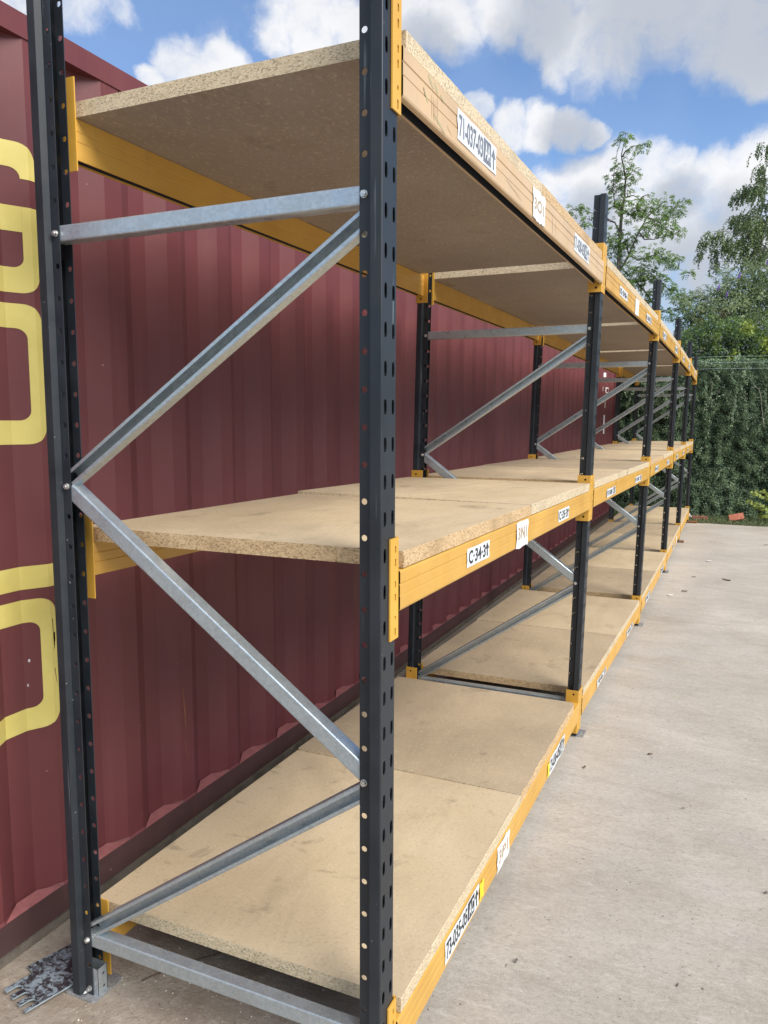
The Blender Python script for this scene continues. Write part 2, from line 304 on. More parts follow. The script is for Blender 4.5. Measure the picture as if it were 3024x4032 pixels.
# concrete ground
m = MT('concrete', .85, 0, .3); P, xyz = m.pos()
def mp(sc, rot=(0,0,0)):
    q = m.n('ShaderNodeMapping'); m.l(P, q.inputs['Vector']); q.inputs['Scale'].default_value = sc; q.inputs['Rotation'].default_value = rot; return q.outputs[0]
a = m.noise(1.1, 6, .62, co=mp((1,1,1)), dist=.6); c = m.mix(m.ramp(a, .30, .70), (.37, .330, .278), (.55, .500, .432))
st = m.noise(6, 7, .70, co=mp((.55, 1.5, 1), (0, 0, .16)), dist=.5); c = m.mix(m.ramp(st, .46, .76, 0, .50), c, (.30, .255, .205))
st2 = m.noise(24, 6, .75, co=mp((.5, 1.3, 1), (0, 0, .05)), dist=.3); c = m.mix(m.ramp(st2, .54, .74, 0, .45), c, (.66, .62, .55))
gz_ = m.noise(2.6, 5, .6, co=mp((.8, 1, 1))); c = m.mix(m.ramp(gz_, .52, .68, 0, .5), c, (.45, .43, .39))
g = m.noise(75, 6, .85, co=mp((.7,1,1))); c = m.mix(m.ramp(g, .47, .66, 0, .50), c, (.23, .20, .165)); g3 = m.noise(210, 2, .7, co=mp((1,1,1))); c = m.mix(m.ramp(g3, .56, .70, 0, .30), c, (.74, .69, .62))
sp = m.noise(62, 3, .6, co=mp((1,1,1))); c = m.mix(m.ramp(sp, .68, .72, 0, .75), c, (.10, .085, .07))
# worn, earthy stretch in front of the container, where grit has collected
mx_ = m.ramp(xyz[0], .02, -.30); my_ = m.ramp(xyz[1], 1.6, .2); grit = m.math('MULTIPLY', mx_, m.ramp(xyz[1], 2.8, .9, .35, 1)); er = m.noise(5, 7, .75, co=mp((1,1,1)), dist=.1)
c = m.mix(m.math('MULTIPLY', grit, m.ramp(er, .32, .62, .25, 1.)), c, (.28, .225, .175)); er2 = m.noise(22, 7, .78, co=mp((1,1,1)), dist=.1); c = m.mix(m.math('MULTIPLY', grit, m.ramp(er2, .55, .66, 0, .6)), c, (.50, .42, .34))
m.color(c); m.bump(g, .003, .9); m.bump(st, .008, .6); m.bump(st2, .0022, .7); m.bump(m.math('MULTIPLY', grit, er2), .012, .8); CO = m.mat
SO = MT('soil_verge', .95); f = SO.noise(9, 6, .7); SO.color(SO.mix(SO.ramp(f, .3, .7), (.030, .028, .018), (.075, .065, .040))); SO.bump(f, .02); SO = SO.mat
def leafmat(name, cols, trans=.25, rough=.5):
    m = MT(name, rough, 0, .4); at = m.n('ShaderNodeAttribute'); at.attribute_name = 'tint'; cr = m.n('ShaderNodeValToRGB'); m.l(at.outputs['Fac'], cr.inputs[0])
    el = cr.color_ramp.elements; el[0].color = (*cols[0], 1); el[1].color = (*cols[-1], 1)
    for i, q in enumerate(cols[1:-1]): e = el.new((i+1)/(len(cols)-1)); e.color = (*q, 1)
    m.color(cr.outputs[0]); tr = m.n('ShaderNodeBsdfTranslucent'); m.l(cr.outputs[0], tr.inputs[0]); ms = m.n('ShaderNodeMixShader'); ms.inputs[0].default_value = trans
    out = m.t.nodes['Material Output']; m.l(m.b.outputs[0], ms.inputs[1]); m.l(tr.outputs[0], ms.inputs[2]); m.l(ms.outputs[0], out.inputs[0]); return m.mat
BARK = simple('bark', (.10, .085, .07), .9, var=.3, sc=14, bump=.004); TWIG = simple('twig_bark', (.20, .19, .14), .8)
# ---------------------------------------------------------------- measured layout of the rack (metres)
D = 0.8087
YK = [0, 2.3056, 4.6108, 6.9275, 9.2372, 11.55]
FX = [0, .0088, .0511, .0654, .0624, .0555]; LN = [0, .0207, .0230, .0172, .0170, .0085]; DZ = [0, -.0124, -.0193, -.0191, -.0240, -.0365]
def F(k, x, y, z): return Vector((FX[k]+LN[k]*z+x, YK[k]+y, DZ[k]+z))
def B(k, t, x, z, y0=.065, y1=-.0235):
    a, b = F(k, x, y0, z), F(k+1, x, y1, z); return a.lerp(b, t)
GY = [-8, 0, 2.3056, 4.6108, 6.9275, 9.2372, 11.55, 13.5]; GZ = [-.158, -.1615, -.1735, -.181, -.187, -.2030, -.2150, -.2200]
def gz(y):
    if y <= GY[0]: return GZ[0]
    for i in range(len(GY)-1):
        if y <= GY[i+1]: t = (y-GY[i])/(GY[i+1]-GY[i]); return GZ[i]*(1-t)+GZ[i+1]*t
    return GZ[-1]
# ---------------------------------------------------------------- ground
g = MB(); XS = [-40, -6, -3, -1.5, 0, 1.5, 3, 6, 40]; YS = [-30, -8, -3]+[0, 1.15, 2.3056, 4.6108, 6.9275, 9.2372, 11.2]
for i in range(len(XS)-1):
    for j in range(len(YS)-1):
        q = [(XS[i], YS[j]), (XS[i+1], YS[j]), (XS[i+1], YS[j+1]), (XS[i], YS[j+1])]
        g.face([(x, y, gz(y)) for x, y in q], CO)
# ragged far edge of the slab
n = 160; R1 = random.Random(3); prev = None
for i in range(n+1):
    x = -40+80*i/n if i in (0, n) else -6+16*i/n
    e = 11.50+.05*noise.noise(Vector((x*1.3, 0, 0)))+.03*noise.noise(Vector((x*6, 3, 0)))+(.12*max(0, x-.8) if x < 2 else .14)
    if prev: g.face([(prev[0], 11.2, gz(11.2)), (x, 11.2, gz(11.2)), (x, e, gz(e)), (prev[0], prev[1], gz(prev[1]))], CO)
    prev = (x, e)
tag(g.build('concrete_yard', origin=(0, 0, gz(0))), None, None, kind='structure')
g = MB(); ys = [11.0, 11.6, 13.5, 30, 300]
for i in range(len(ys)-1):
    for x0, x1 in ((-300, -6), (-6, 6), (6, 300)): g.face([(x0, ys[i], gz(ys[i])-.012), (x1, ys[i], gz(ys[i])-.012), (x1, ys[i+1], gz(ys[i+1])-.012), (x0, ys[i+1], gz(ys[i+1])-.012)], SO)
g.face([(-300, -300, -.40), (300, -300, -.40), (300, 300, -.40), (-300, 300, -.40)], SO)
tag(g.build('ground', origin=(0, 12, gz(12))), None, None, kind='structure')

# ---------------------------------------------------------------- pallet rack
rack = empty('pallet_rack', (0, 0, -.16), 'long three level pallet rack of dark blue uprights and yellow beams beside the red container', 'pallet rack')
def fmap(k, rear):
    return (lambda p: F(k, -D-p[0], p[1], p[2])) if rear else (lambda p: F(k, p[0], p[1], p[2]))
def circ(cx, cy, r, n=12, off=0): return [(cx+r*cos(off+2*pi*i/n), cy+r*sin(off+2*pi*i/n)) for i in range(n)]
ZB, ZT = -.157, 2.39
def upright(k, rear):
    s = MB(); s.map = fmap(k, rear); s.flip = rear; th = .0022
    zs = []; z = -.15
    hc = [(ZB, -.1125, circ(0, -.135, .0045, 8))]
    nmax = int((ZT-.0375)/.075)
    for i in range(-1, nmax+1):
        a, b = i*.075-.0375, i*.075+.0375; hc.append((a, b, circ(0, i*.075, .0068, 10)))
    hc.append((nmax*.075+.0375, ZT, None))
    # flange strips (near: faces -y, far: faces +y)
    s.holed((0,0,0), (1,0,0), (0,0,1), (0,-1,0), -.0105, .0145, hc, th, UP)
    hf = [(a, b, ([(-q[0], q[1]) for q in h][::-1] if h else None)) for a, b, h in hc]
    s.holed((0,.040,0), (-1,0,0), (0,0,1), (0,1,0), -.0145, .0105, hf, th, UP)
    def slot(cy, cz):
        return [(cy-.0048, cz-.0145), (cy+.0042, cz-.0145), (cy+.0070, cz-.0080), (cy+.0070, cz+.0040), (cy+.0048, cz+.0145), (cy-.0042, cz+.0145), (cy-.0062, cz+.0070), (cy-.0062, cz-.0070)]
    for u0, u1, cy in ((-.0127, .0200, .0020), (.0200, .0527, .0400)):
        cells = []; z = .0405-.0375-.15
        cells.append((ZB, z, None))
        while z+.075 < ZT:
            cells.append((z, z+.075, slot(cy, z+.0375))); z += .075
        cells.append((z, ZT, None)); s.holed((.0454,0,0), (0,1,0), (0,0,1), (1,0,0), u0, u1, cells, th, UP)
    def plain(pa, pb):
        d = Vector((pb[0]-pa[0], pb[1]-pa[1], 0)).normalized(); nn = d.cross(Vector((0,0,1)))
        O = Vector((pa[0], pa[1], 0)); L = (Vector((pb[0], pb[1], 0))-O).length
        s.holed(O, d, (0,0,1), nn, 0, L, [(ZB, ZT, None)], th, UP)
    r = .0030
    near = [(.0145, 0), (.0205, -.0157)]; arc1 = [(.0424+r*sin(a), -.0157+r-r*cos(a)) for a in (0, radians(30), radians(60), radians(90))]
    arc2 = [(.0424+r*cos(a), .0527+r*sin(a)) for a in (0, radians(30), radians(60), radians(90))]
    path1 = near+arc1; path2 = arc2+[(.0205, .0557), (.0145, .040)]
    for P in (path1, path2):
        for a, b in zip(P, P[1:]): plain(a, b)
    o = s.build('upright', rack, origin=F(k, -D if rear else 0, .02, ZB))
    # base plate with upstand bracket
    s = MB(); s.map = fmap(k, rear); s.flip = rear
    x_lo, x_hi, y_lo, y_hi = -.034, (.078 if rear else .046), -.020, .090; rr_ = .014; pl = []
    for cx_, cy_, a0 in ((x_hi-rr_, y_lo+rr_, -90), (x_hi-rr_, y_hi-rr_, 0), (x_lo+rr_, y_hi-rr_, 90), (x_lo+rr_, y_lo+rr_, 180)):
        pl += [(cx_+rr_*cos(radians(a0+a)), cy_+rr_*sin(radians(a0+a))) for a in (0, 30, 60, 90)] if (rear or cx_ < 0) else [(x_hi, y_lo if a0 == -90 else y_hi)]
    s.prism(pl, lambda u, v: (u, v, ZB-.0038), lambda u, v: (u, v, ZB+.0002), GP)
    cells = [(-.010, .018, circ(.066, .004, .0055, 10)), (.018, .052, circ(.066, .035, .0085, 12)), (.052, .080, circ(.066, .066, .0055, 10))]
    if not rear: s.holed((0,0,ZB+.0002), (1,0,0), (0,1,0), (0,0,1), .046, .078, cells, .004, GP)
    s.holed((0,.0028,0), (1,0,0), (0,0,1), (0,-1,0), -.026, .032, [(ZB, ZB+.075, None)], .002, GV)
    s.holed((0,.0372,0), (-1,0,0), (0,0,1), (0,1,0), -.032, .026, [(ZB, ZB+.075, None)], .002, GV)
    s.holed((-.026,0,0), (0,-1,0), (0,0,1), (-1,0,0), -.037, -.003, [(ZB, ZB+.0375, circ(-.024, ZB+.018, .004, 8)), (ZB+.0375, ZB+.075, circ(-.024, ZB+.054, .004, 8))], .002, GV)
    s.build('base_plate', o)
    return o
def bolt(k, rear, z, par, conical=False):
    s = MB(); x = 0 if not rear else -D
    c = F(k, x, -.0004, z); s.cyl(c, (0,-1,0), .0078, .0078, .0016, 14, BZ)
    s.cyl(c+Vector((0,-.0016,0)), (0,-1,0), .0068, .0066, .0055, 6, BZ, rot=R.random())
    if conical: s.cyl(c+Vector((0,-.0071,0)), (0,-1,0), .0042, .0042, .009, 10, BZ); s.cyl(c+Vector((0,-.0161,0)), (0,-1,0), .0042, .0006, .007, 10, BZ)
    else: s.cyl(c+Vector((0,-.0071,0)), (0,-1,0), .0035, .0030, .0012, 10, BZ)
    s.build('bolt', par)
def brace(k, xa, za, xb, zb, opened):
    s = MB(); h, t, l, r = .0190, .002, .009, .004
    y0, y1 = (.0026, .0374) if not opened else (.0036, .0364)
    ar = lambda cx, cy, a0: [(cx+r*cos(radians(a)), cy+r*sin(radians(a))) for a in (a0, a0+30, a0+60, a0+90)]
    P = ar(-h+r, y0+r, 180)+ar(h-r, y0+r, 270)+[(h, y1-.002), (h-.002, y1), (h-l, y1), (h-l, y1-t), (h-t, y1-t), (h-t, y0+t), (-h+t, y0+t), (-h+t, y1-t), (-h+l, y1-t), (-h+l, y1), (-h+.002, y1), (-h, y1-.002)]
    if opened: P = [(q[0], y0+y1-q[1]) for q in P][::-1]
    a = Vector((xa, za)); b = Vector((xb, zb)); d = (b-a).normalized(); nn = Vector((-d.y, d.x))
    fa = lambda u, y: F(k, a.x+nn.x*u, y, a.y+nn.y*u); fb = lambda u, y: F(k, b.x+nn.x*u, y, b.y+nn.y*u)
    s.prism(P[::-1], fa, fb, GV)
    s.build('brace', rack)
for k in range(6):
    uf = upright(k, False); ur = upright(k, True)
    xl, xr = -D-.004, .004
    brace(k, -D-.006, 1.8, .006, 1.8, False)
    brace(k, -D+.004, 1.218, -.002, 1.757, True)
    brace(k, -D+.002, 1.190, .002, .612, False)
    brace(k, .000, .578, -D+.006, .022, True)
    brace(k, -D-.006, -.002, .006, -.002, False)
    for z in (1.8, .6, 0): bolt(k, False, z, uf)
    for z in (1.8, 1.2, 0): bolt(k, True, z, ur)
    if k == 0: bolt(k, True, -.139, ur, True)

# beams
CZ = [-.140, .907, 1.9585]; BZ0 = [-.080, .962, 1.993]; BZ1 = [.0140, 1.050, 2.090]
XF = .0530
def beam(k, lv, rear, label):
    z0, z1 = BZ0[lv], BZ1[lv]; pm = YT if (lv == 2 and k == 0 and not rear) else YB
    s = MB(); xi = XF-.043; t = .002
    # closed outline, front web with two pressed grooves, underside open between lips
    zg1, zg2 = z1-.030, z1-.054
    P = [(XF-.004, z1), (XF-.0012, z1-.0012), (XF, z1-.004), (XF, zg1+.0028), (XF-.0019, zg1+.0012), (XF-.0019, zg1-.0005), (XF-.0006, zg1-.0016), (XF-.0006, zg2+.001), (XF-.0019, zg2), (XF, zg2-.002), (XF, z0+.006), (XF-.0018, z0+.0018), (XF-.006, z0),
         (XF-.013, z0), (XF-.013, z0+.003)]
    Q = [(xi+.004, z0+.003), (xi+.004, z0), (xi, z0), (xi, zg2-.0015), (xi+.0015, zg2), (xi, zg2+.0015), (xi, zg1-.0015), (xi+.0015, zg1), (xi, zg1+.0015), (xi, z1)]
    A = lambda p, tt: (B(k, tt, p[0], p[1]) if not rear else B(k, tt, -D-p[0], p[1]))
    s.flip = rear
    N = 12
    def ribbon(L, m):
        for a, b in zip(L, L[1:]):
            for i in range(N): s.face([A(a, i/N), A(b, i/N), A(b, (i+1)/N), A(a, (i+1)/N)], m)
    s.flip = rear
    ribbon([Q[-1]]+P[:1], pm); ribbon(P, pm); ribbon(Q, pm)
    ribbon([P[-1], (XF-.013, z1-.003)], DK); ribbon([(XF-.013, z1-.003), (xi+.004, z1-.003)], DK); ribbon([(xi+.004, z1-.003), Q[0]], DK)
    o = s.build('beam', rack, label=label)
    # end connectors
    for end in (0, 1):
        s = MB(); kk = k+end; zc = CZ[lv]; s.map = fmap(kk, rear); s.flip = rear
        y0, y1 = ((.0205, .0655) if not end else (-.0255, .0150)); cyh = .047 if not end else -.0085
        hs = [(.006, .024), (.041, .050), (.081, .097), (.109, .124), (.154, .171), (.183, .198)]
        edges = [0]+[(hs[i][1]+hs[i+1][0])/2 for i in range(5)]+[.215]
        cells = []
        for i, (a, b) in enumerate(hs):
            cells.append((zc+edges[i], zc+edges[i+1], [(cyh-.0036, zc+a), (cyh+.0032, zc+a+.0012), (cyh+.0036, zc+b-.002), (cyh+.001, zc+b), (cyh-.0036, zc+b)]))
        r = .003
        s.holed((.0500,0,0), (0,1,0), (0,0,1), (1,0,0), y0+(r if end else 0), y1-(0 if end else r), cells, .0035, YC)
        # side leg
        hz1, hz2 = zc+.020, zc+.195
        cl = [(zc, zc+.04, circ(.0235, hz1, .0055, 12)), (zc+.04, zc+.175, None), (zc+.175, zc+.215, circ(.0235, hz2, .0055, 12))]
        if end:   # faces the camera (-y)
            s.holed((0,-.0255,0), (1,0,0), (0,0,1), (0,-1,0), -.0125, .0500-r, cl, .0035, YC)
            for a0, a1 in ((0, 45), (45, 90)):
                pa = (.0500-r+r*sin(radians(a0)), -.0255+r-r*cos(radians(a0))); pb = (.0500-r+r*sin(radians(a1)), -.0255+r-r*cos(radians(a1)))
                s.face([(pa[0], pa[1], zc), (pb[0], pb[1], zc), (pb[0], pb[1], zc+.215), (pa[0], pa[1], zc+.215)], YC)
        else:
            cl = [(a, b, ([(-q[0], q[1]) for q in h][::-1] if h else None)) for a, b, h in cl]
            s.holed((0,.0655,0), (-1,0,0), (0,0,1), (0,1,0), -.0500+r, .0125, cl, .0035, YC)
            for a0, a1 in ((0, 45), (45, 90)):
                pa = (.0500-r+r*cos(radians(a0)), .0655-r+r*sin(radians(a0))); pb = (.0500-r+r*cos(radians(a1)), .0655-r+r*sin(radians(a1)))
                s.face([(pa[0], pa[1], zc), (pb[0], pb[1], zc), (pb[0], pb[1], zc+.215), (pa[0], pa[1], zc+.215)], YC)
        s.build('connector', o)
    return o
beams = {}
for k in range(5):
    for lv in range(3):
        for rear in (False, True):
            beams[k, lv, rear] = beam(k, lv, rear, 'top beam coloured pale for sky sheen, with scuffs' if (k == 0 and lv == 2 and not rear) else None)

# ---------------------------------------------------------------- stickers on the front beams
_fonts = {}
def text_polys(txt):
    cu = bpy.data.curves.new('t', 'FONT'); cu.body = txt; cu.size = 1; cu.resolution_u = 3; cu.offset = .022
    ob = bpy.data.objects.new('t', cu); COL.objects.link(ob); dg = bpy.context.evaluated_depsgraph_get(); me = ob.evaluated_get(dg).to_mesh()
    out = [[(me.vertices[i].co.x, me.vertices[i].co.y) for i in p.vertices] for p in me.polygons]
    ob.evaluated_get(dg).to_mesh_clear(); bpy.data.objects.remove(ob); bpy.data.curves.remove(cu)
    return out
def fit(polys, box):
    xs = [q[0] for p in polys for q in p]; ys = [q[1] for p in polys for q in p]; x0, x1, y0, y1 = min(xs), max(xs), min(ys), max(ys); bx0, by0, bx1, by1 = box
    return [[(bx0+(q[0]-x0)/(x1-x0)*(bx1-bx0), by0+(q[1]-y0)/(y1-y0)*(by1-by0)) for q in p] for p in polys]
ARROW = [[(.42, 0), (.58, 0), (.58, .55), (.42, .55)], [(.2, .55), (.8, .55), (.5, 1)]]
def sticker(k, lv, ya, yb, za, zb, items, name='label', sheet=None, shear=0., lab=None, ragged=False):
    """items: (polys, box in 0..1, material, layer)"""
    sheet = sheet or LW; s = MB(); L = YK[k+1]-.0235-(YK[k]+.065)
    def P(u, v, d):
        y = ya+(yb-ya)*u; t = (y-YK[k]-.065)/L; z = za+(zb-za)*v+shear*(u-.5)
        q = B(k, t, XF, z); q.x += .0012+(.0010 if ragged else 0)+d+.0005*sin(u*9+v*4)*(1 if not ragged else 2); return q
    NX, NY = 10, 5; rr = random.Random(int(ya*100))
    jit = {(i, j): (rr.uniform(-1, 1), rr.uniform(-1, 1)) for i in range(NX+1) for j in range(NY+1)}
    def G(i, j):
        u, v = i/NX, j/NY
        if ragged or True:
            a = .012 if not ragged else .035
            if i in (0, NX): u += jit[i, j][0]*a
            if j in (0, NY): v += jit[i, j][1]*a
        return P(u, v, 0)
    for i in range(NX):
        for j in range(NY): s.face([G(i, j), G(i+1, j), G(i+1, j+1), G(i, j+1)], sheet)
    for polys, box, m, lay in items:
        for p in fit(polys, box): s.face([P(q[0], q[1], .0007*lay) for q in p], m)
    s.build(name, beams[k, lv, False], weld=False, label=lab)
SQ = [[(0, 0), (1, 0), (1, 1), (0, 1)]]
def rack_code(k, lv, ya, yb, za, zb, code, suf, ink=None, ink2=None):
    ink = ink or LK
    sticker(k, lv, ya, yb, za, zb, [(text_polys(code), (.035, .14, .62, .86), ink, 1), (SQ, (.64, .10, .845, .92), ink2 or ink, 1), (text_polys(suf), (.665, .22, .82, .80), LW, 2), (ARROW, (.86, .12, .98, .88), ink2 or ink, 1)], lab='white sticker reading %s %s' % (code, suf))
rack_code(0, 2, .369, .664, 2.012, 2.081, '71-037-03', 'AA', LG, LG)
rack_code(0, 2, 1.652, 1.942, 2.016, 2.082, '71-038-03', 'AC', LG, LG)
rack_code(0, 0, .377, .672, -.064, .004, '73-035-05', 'AC')
rack_code(0, 0, 1.636, 1.938, -.078, -.006, '73-036-05', 'AD')
def ccode(k, ya, yb, za, zb, t): sticker(k, 1, ya, yb, za, zb, [(text_polys(t), (.06, .14, .80, .86), LK, 1), (ARROW, (.80, .14, .97, .90), LK, 1)], lab='white sticker reading %s' % t)
ccode(0, .497, .692, .983, 1.033, 'C·34·3'); ccode(0, 1.587, 1.785, .979, 1.027, 'C·35·3')
sticker(0, 1, .975, 1.120, .9625, 1.0485, [(text_polys('3N1'), (.14, .30, .86, .78), LP, 1)], sheet=LT, ragged=True, lab='white paper sheet reading 3N1')
sticker(0, 2, 1.041, 1.193, 1.996, 2.087, [(text_polys('3O1'), (.10, .32, .90, .72), LP, 1), (SQ, (.55, 0, .565, 1), LG, 1)], sheet=LT, ragged=True, lab='white paper sheet reading 3O1')
sticker(0, 0, .865, 1.012, -.077, .009, [(text_polys('3P1'), (.12, .26, .84, .76), LP, 1)], sheet=LT, ragged=True, lab='white paper sheet reading 3P1')
sticker(0, 0, .676, .718, -.060, -.006, [], name='tape_patch', sheet=LE, ragged=True); sticker(0, 0, 1.592, 1.632, -.070, -.012, [], name='tape_patch', sheet=LE, ragged=True)
def barcode(k, lv, ya, yb, za, zb, t, sh=0):
    rr = random.Random(int(ya*77)); bars = []; x = 0
    while x < 1: wv = rr.choice((.03, .05, .08)); bars.append([(x, 0), (min(1, x+wv), 0), (min(1, x+wv), 1), (x, 1)]); x += wv+rr.choice((.03, .05))
    sticker(k, lv, ya, yb, za, zb, [(text_polys(t), (.06, .16, .60, .82), LK, 1), (bars, (.68, .12, .95, .92), LG, 1)], shear=sh, ragged=True)
sticker(1, 2, 2.766, 3.036, 2.016, 2.062, [(text_polys('02·10·06·1'), (.05, .16, .93, .84), LK, 1)], lab='white sticker reading 02 10 06 1')
sticker(1, 2, 3.330, 3.480, 1.992, 2.081, [], sheet=LT, ragged=True)
barcode(1, 2, 3.846, 4.116, 2.015, 2.061, 'C·10·06'); barcode(1, 1, 2.728, 3.015, .980, 1.022, 'P·23·085'); barcode(1, 1, 3.828, 4.133, .980, 1.020, 'P·23·087')
barcode(1, 0, 2.782, 3.073, -.066, -.028, 'T·08·085'); barcode(1, 0, 3.89, 4.19, -.066, -.026, 'T·08·086'); barcode(2, 0, 4.970, 5.310, -.068, -.012, 'T·09·087'); barcode(2, 0, 6.25, 6.555, -.068, -.008, 'T·09·088')
barcode(3, 0, 7.765, 8.016, -.055, .000, 'T·10·089'); sticker(3, 0, 8.35, 8.50, -.07, .012, [], sheet=LT, ragged=True)
barcode(2, 2, 4.927, 5.231, 2.011, 2.065, 'D·11·07'); barcode(2, 2, 6.224, 6.553, 2.009, 2.070, 'D·11·08'); barcode(2, 1, 5.02, 5.313, .980, 1.028, 'P·24·10'); barcode(2, 1, 6.14, 6.42, .980, 1.025, 'P·24·11')
barcode(3, 2, 7.40, 7.70, 2.011, 2.062, 'D·12·09'); barcode(3, 2, 8.55, 8.85, 2.011, 2.062, 'D·12·10'); barcode(3, 1, 7.40, 7.70, .980, 1.026, 'P·25·12'); barcode(3, 1, 8.55, 8.85, .980, 1.026, 'P·25·13')
barcode(4, 1, 9.70, 9.98, .980, 1.026, 'P·26·14'); barcode(4, 1, 10.9, 11.2, .980, 1.026, 'P·26·15'); sticker(4, 2, 10.35, 10.5, 1.998, 2.085, [], sheet=LT, ragged=True)

# scuffs on the nearest top beam
GSM = simple('green_smear', (.40, .36, .20), .6); BSC = simple('dark_scratch', (.24, .15, .09), .7)
def stroke(v, name, m):
    L = YK[1]-.0235-.065
    for (y0, z0, y1, z1, wd) in v:
        s = MB(); d = Vector((y1-y0, z1-z0)).normalized(); nn = Vector((-d.y, d.x))*wd/2; q = []
        for k in range(7): t = k/6; q.append((y0+(y1-y0)*t, z0+(z1-z0)*t+.001*sin(k*2), sin(pi*(t*.8+.1))))
        for a, b in zip(q, q[1:]):
            P = [(a[0]-nn.x*a[2], a[1]-nn.y*a[2]), (b[0]-nn.x*b[2], b[1]-nn.y*b[2]), (b[0]+nn.x*b[2], b[1]+nn.y*b[2]), (a[0]+nn.x*a[2], a[1]+nn.y*a[2])]
            s.face([B(0, (u-.065)/L, XF+.0005, w_) for u, w_ in P], m)
        s.build(name, beams[0, 2, False], weld=False)
stroke([(.212, 2.052, .214, 2.004, .0016), (.222, 2.050, .224, 2.002, .0018), (.231, 2.048, .232, 2.001, .0014), (.244, 2.058, .245, 2.000, .0016), (.30, 2.02, .335, 2.006, .0012), (.75, 2.03, .92, 2.012, .0016), (1.30, 2.06, 1.31, 2.0, .003), (1.345, 2.06, 1.35, 2.0, .002)], 'scratch', BSC)
stroke([(.192, 2.083, .222, 2.066, .008), (.228, 2.082, .246, 2.066, .010), (.166, 2.050, .192, 2.028, .006), (.225, 2.016, .290, 1.999, .006), (.262, 2.068, .285, 2.062, .006)], 'paint_smear', GSM)

# ---------------------------------------------------------------- chipboard shelf boards
LVN = ['bottom', 'middle', 'top']; BAYN = ['nearest', 'second', 'third', 'fourth', 'farthest']
def shelf_board(k, lv, half):
    rr = random.Random(k*17+lv*5+half); z0 = BZ1[lv]+.0012; th = .0365; L = YK[k+1]-YK[k]
    ya, yb = ((.085, 1.165) if half == 0 else (1.1685, L-.064)); yb -= (.055 if (k, lv, half) == (0, 0, 1) else 0); ya += rr.uniform(-.004, .006) if half == 0 else 0; yb += 0 if half == 0 else rr.uniform(-.012, .008)
    xf = XF-.003+rr.uniform(-.003, .002); xr = -D-.051+rr.uniform(-.004, .004); lift = rr.uniform(0, .0015) if half else 0
    em = BE if (k, lv, half) in ((0, 1, 0), (0, 2, 1), (0, 0, 1), (2, 1, 0), (3, 1, 0), (4, 2, 0)) else (BP if half or lv == 1 or k > 0 else BE)
    if (k, lv, half) in ((0, 2, 0), (0, 0, 0)): em = BP
    em_end = BE if (k, lv, half) in ((0, 1, 0), (1, 0, 0), (1, 1, 0), (2, 0, 0)) else BP
    s = MB(); N = 26; LL = YK[k+1]-.0235-(YK[k]+.065)
    def P(x, y, z): return B(k, (y-.065)/LL, x, z)
    b = .0012; sect = []; fm = BD if (k, lv, half) in ((0, 0, 1), (1, 0, 0), (2, 0, 0), (1, 1, 1), (3, 0, 1)) else BF
    raise_ = (.009, .010, .001)[lv] if (half and k == 0) else (.004 if half and k % 2 else 0)
    rough = .0022 if (k == 0 and lv == 0 and half == 1) else .0007
    for i in range(N+1):
        y = ya+(yb-ya)*i/N; j = lambda a=1: rr.uniform(-rough, rough)*a
        cut = 0
        if k == 0 and lv == 0 and half == 1 and i == N: cut = .012
        lr = lift+raise_*(1-i/N)
        sect.append([P(xr, y, z0+lr), P(xf-cut+j(.6), y, z0+b+lift), P(xf-cut+j(), y, z0+th-b+lift), P(xf-cut-b+j(1.4), y, z0+th+lift), P(xr, y, z0+th+lr)])
    for i in range(N):
        p, q = sect[i], sect[i+1]
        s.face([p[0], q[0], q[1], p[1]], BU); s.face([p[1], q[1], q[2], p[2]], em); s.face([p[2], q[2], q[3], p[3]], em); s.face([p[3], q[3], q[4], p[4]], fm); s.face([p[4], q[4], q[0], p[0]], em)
    # end faces split so the flakes keep their scale
    s.face(sect[0], em_end); s.face(sect[-1][::-1], em_end)
    o = s.build('shelf_board', origin=P(xr/2, ya, z0), weld=False)
    tag(o, 'chipboard sheet on the %s level, %s half of the %s bay' % (LVN[lv], ('near', 'far')[half], BAYN[k]), 'shelf board', 'chipboard sheets laid on the rack')
for k in range(5):
    for lv in range(3):
        for half in range(2): shelf_board(k, lv, half)

# ---------------------------------------------------------------- shipping container
SLP = -.0036
cont = empty('shipping_container', (-2.3, 5.7, -.17), 'long dark red corrugated shipping container with yellow letters behind the rack', 'shipping container')
Y0, Y1, X1, X0, CB, CTp = -.42, 11.765, -1.100, -3.538, -.163, 2.4345
cm = lambda p: (p[0], p[1], p[2]+SLP*p[1])
PIT, OUT0 = .2813, .757
def corr(y):
    u = (y-OUT0) % PIT; fl, sl_ = .0720, .0690
    if u < fl: return 0.
    if u < fl+sl_: return (u-fl)/sl_
    if u < 2*fl+sl_: return 1.
    return 1-(u-2*fl-sl_)/(PIT-2*fl-sl_)
def breaks(a, b):
    out = [a]; n = math.floor((a-OUT0)/PIT)
    while OUT0+n*PIT < b:
        for e in (0, .072, .141, .213):
            y = OUT0+n*PIT+e
            if a < y < b: out.append(y)
        n += 1
    return out+[b]
XO, DEP = X1-.004, .036
RB, RT = -.033, 2.372
s = MB(); s.map = cm; bs = breaks(Y0+.15, Y1-.15)
for a, b in zip(bs, bs[1:]):
    xa, xb = XO-DEP*corr(a+1e-6), XO-DEP*corr(b-1e-6)
    for i in range(6):
        za, zb = RB+(RT-RB)*i/6, RB+(RT-RB)*(i+1)/6; s.face([(xa, a, za), (xb, b, za), (xb, b, zb), (xa, a, zb)], CP)
s.build('side_wall', cont)
s = MB(); s.map = cm; s.face([(X0, Y1, RB), (X0, Y0, RB), (X0, Y0, RT), (X0, Y1, RT)], CP)
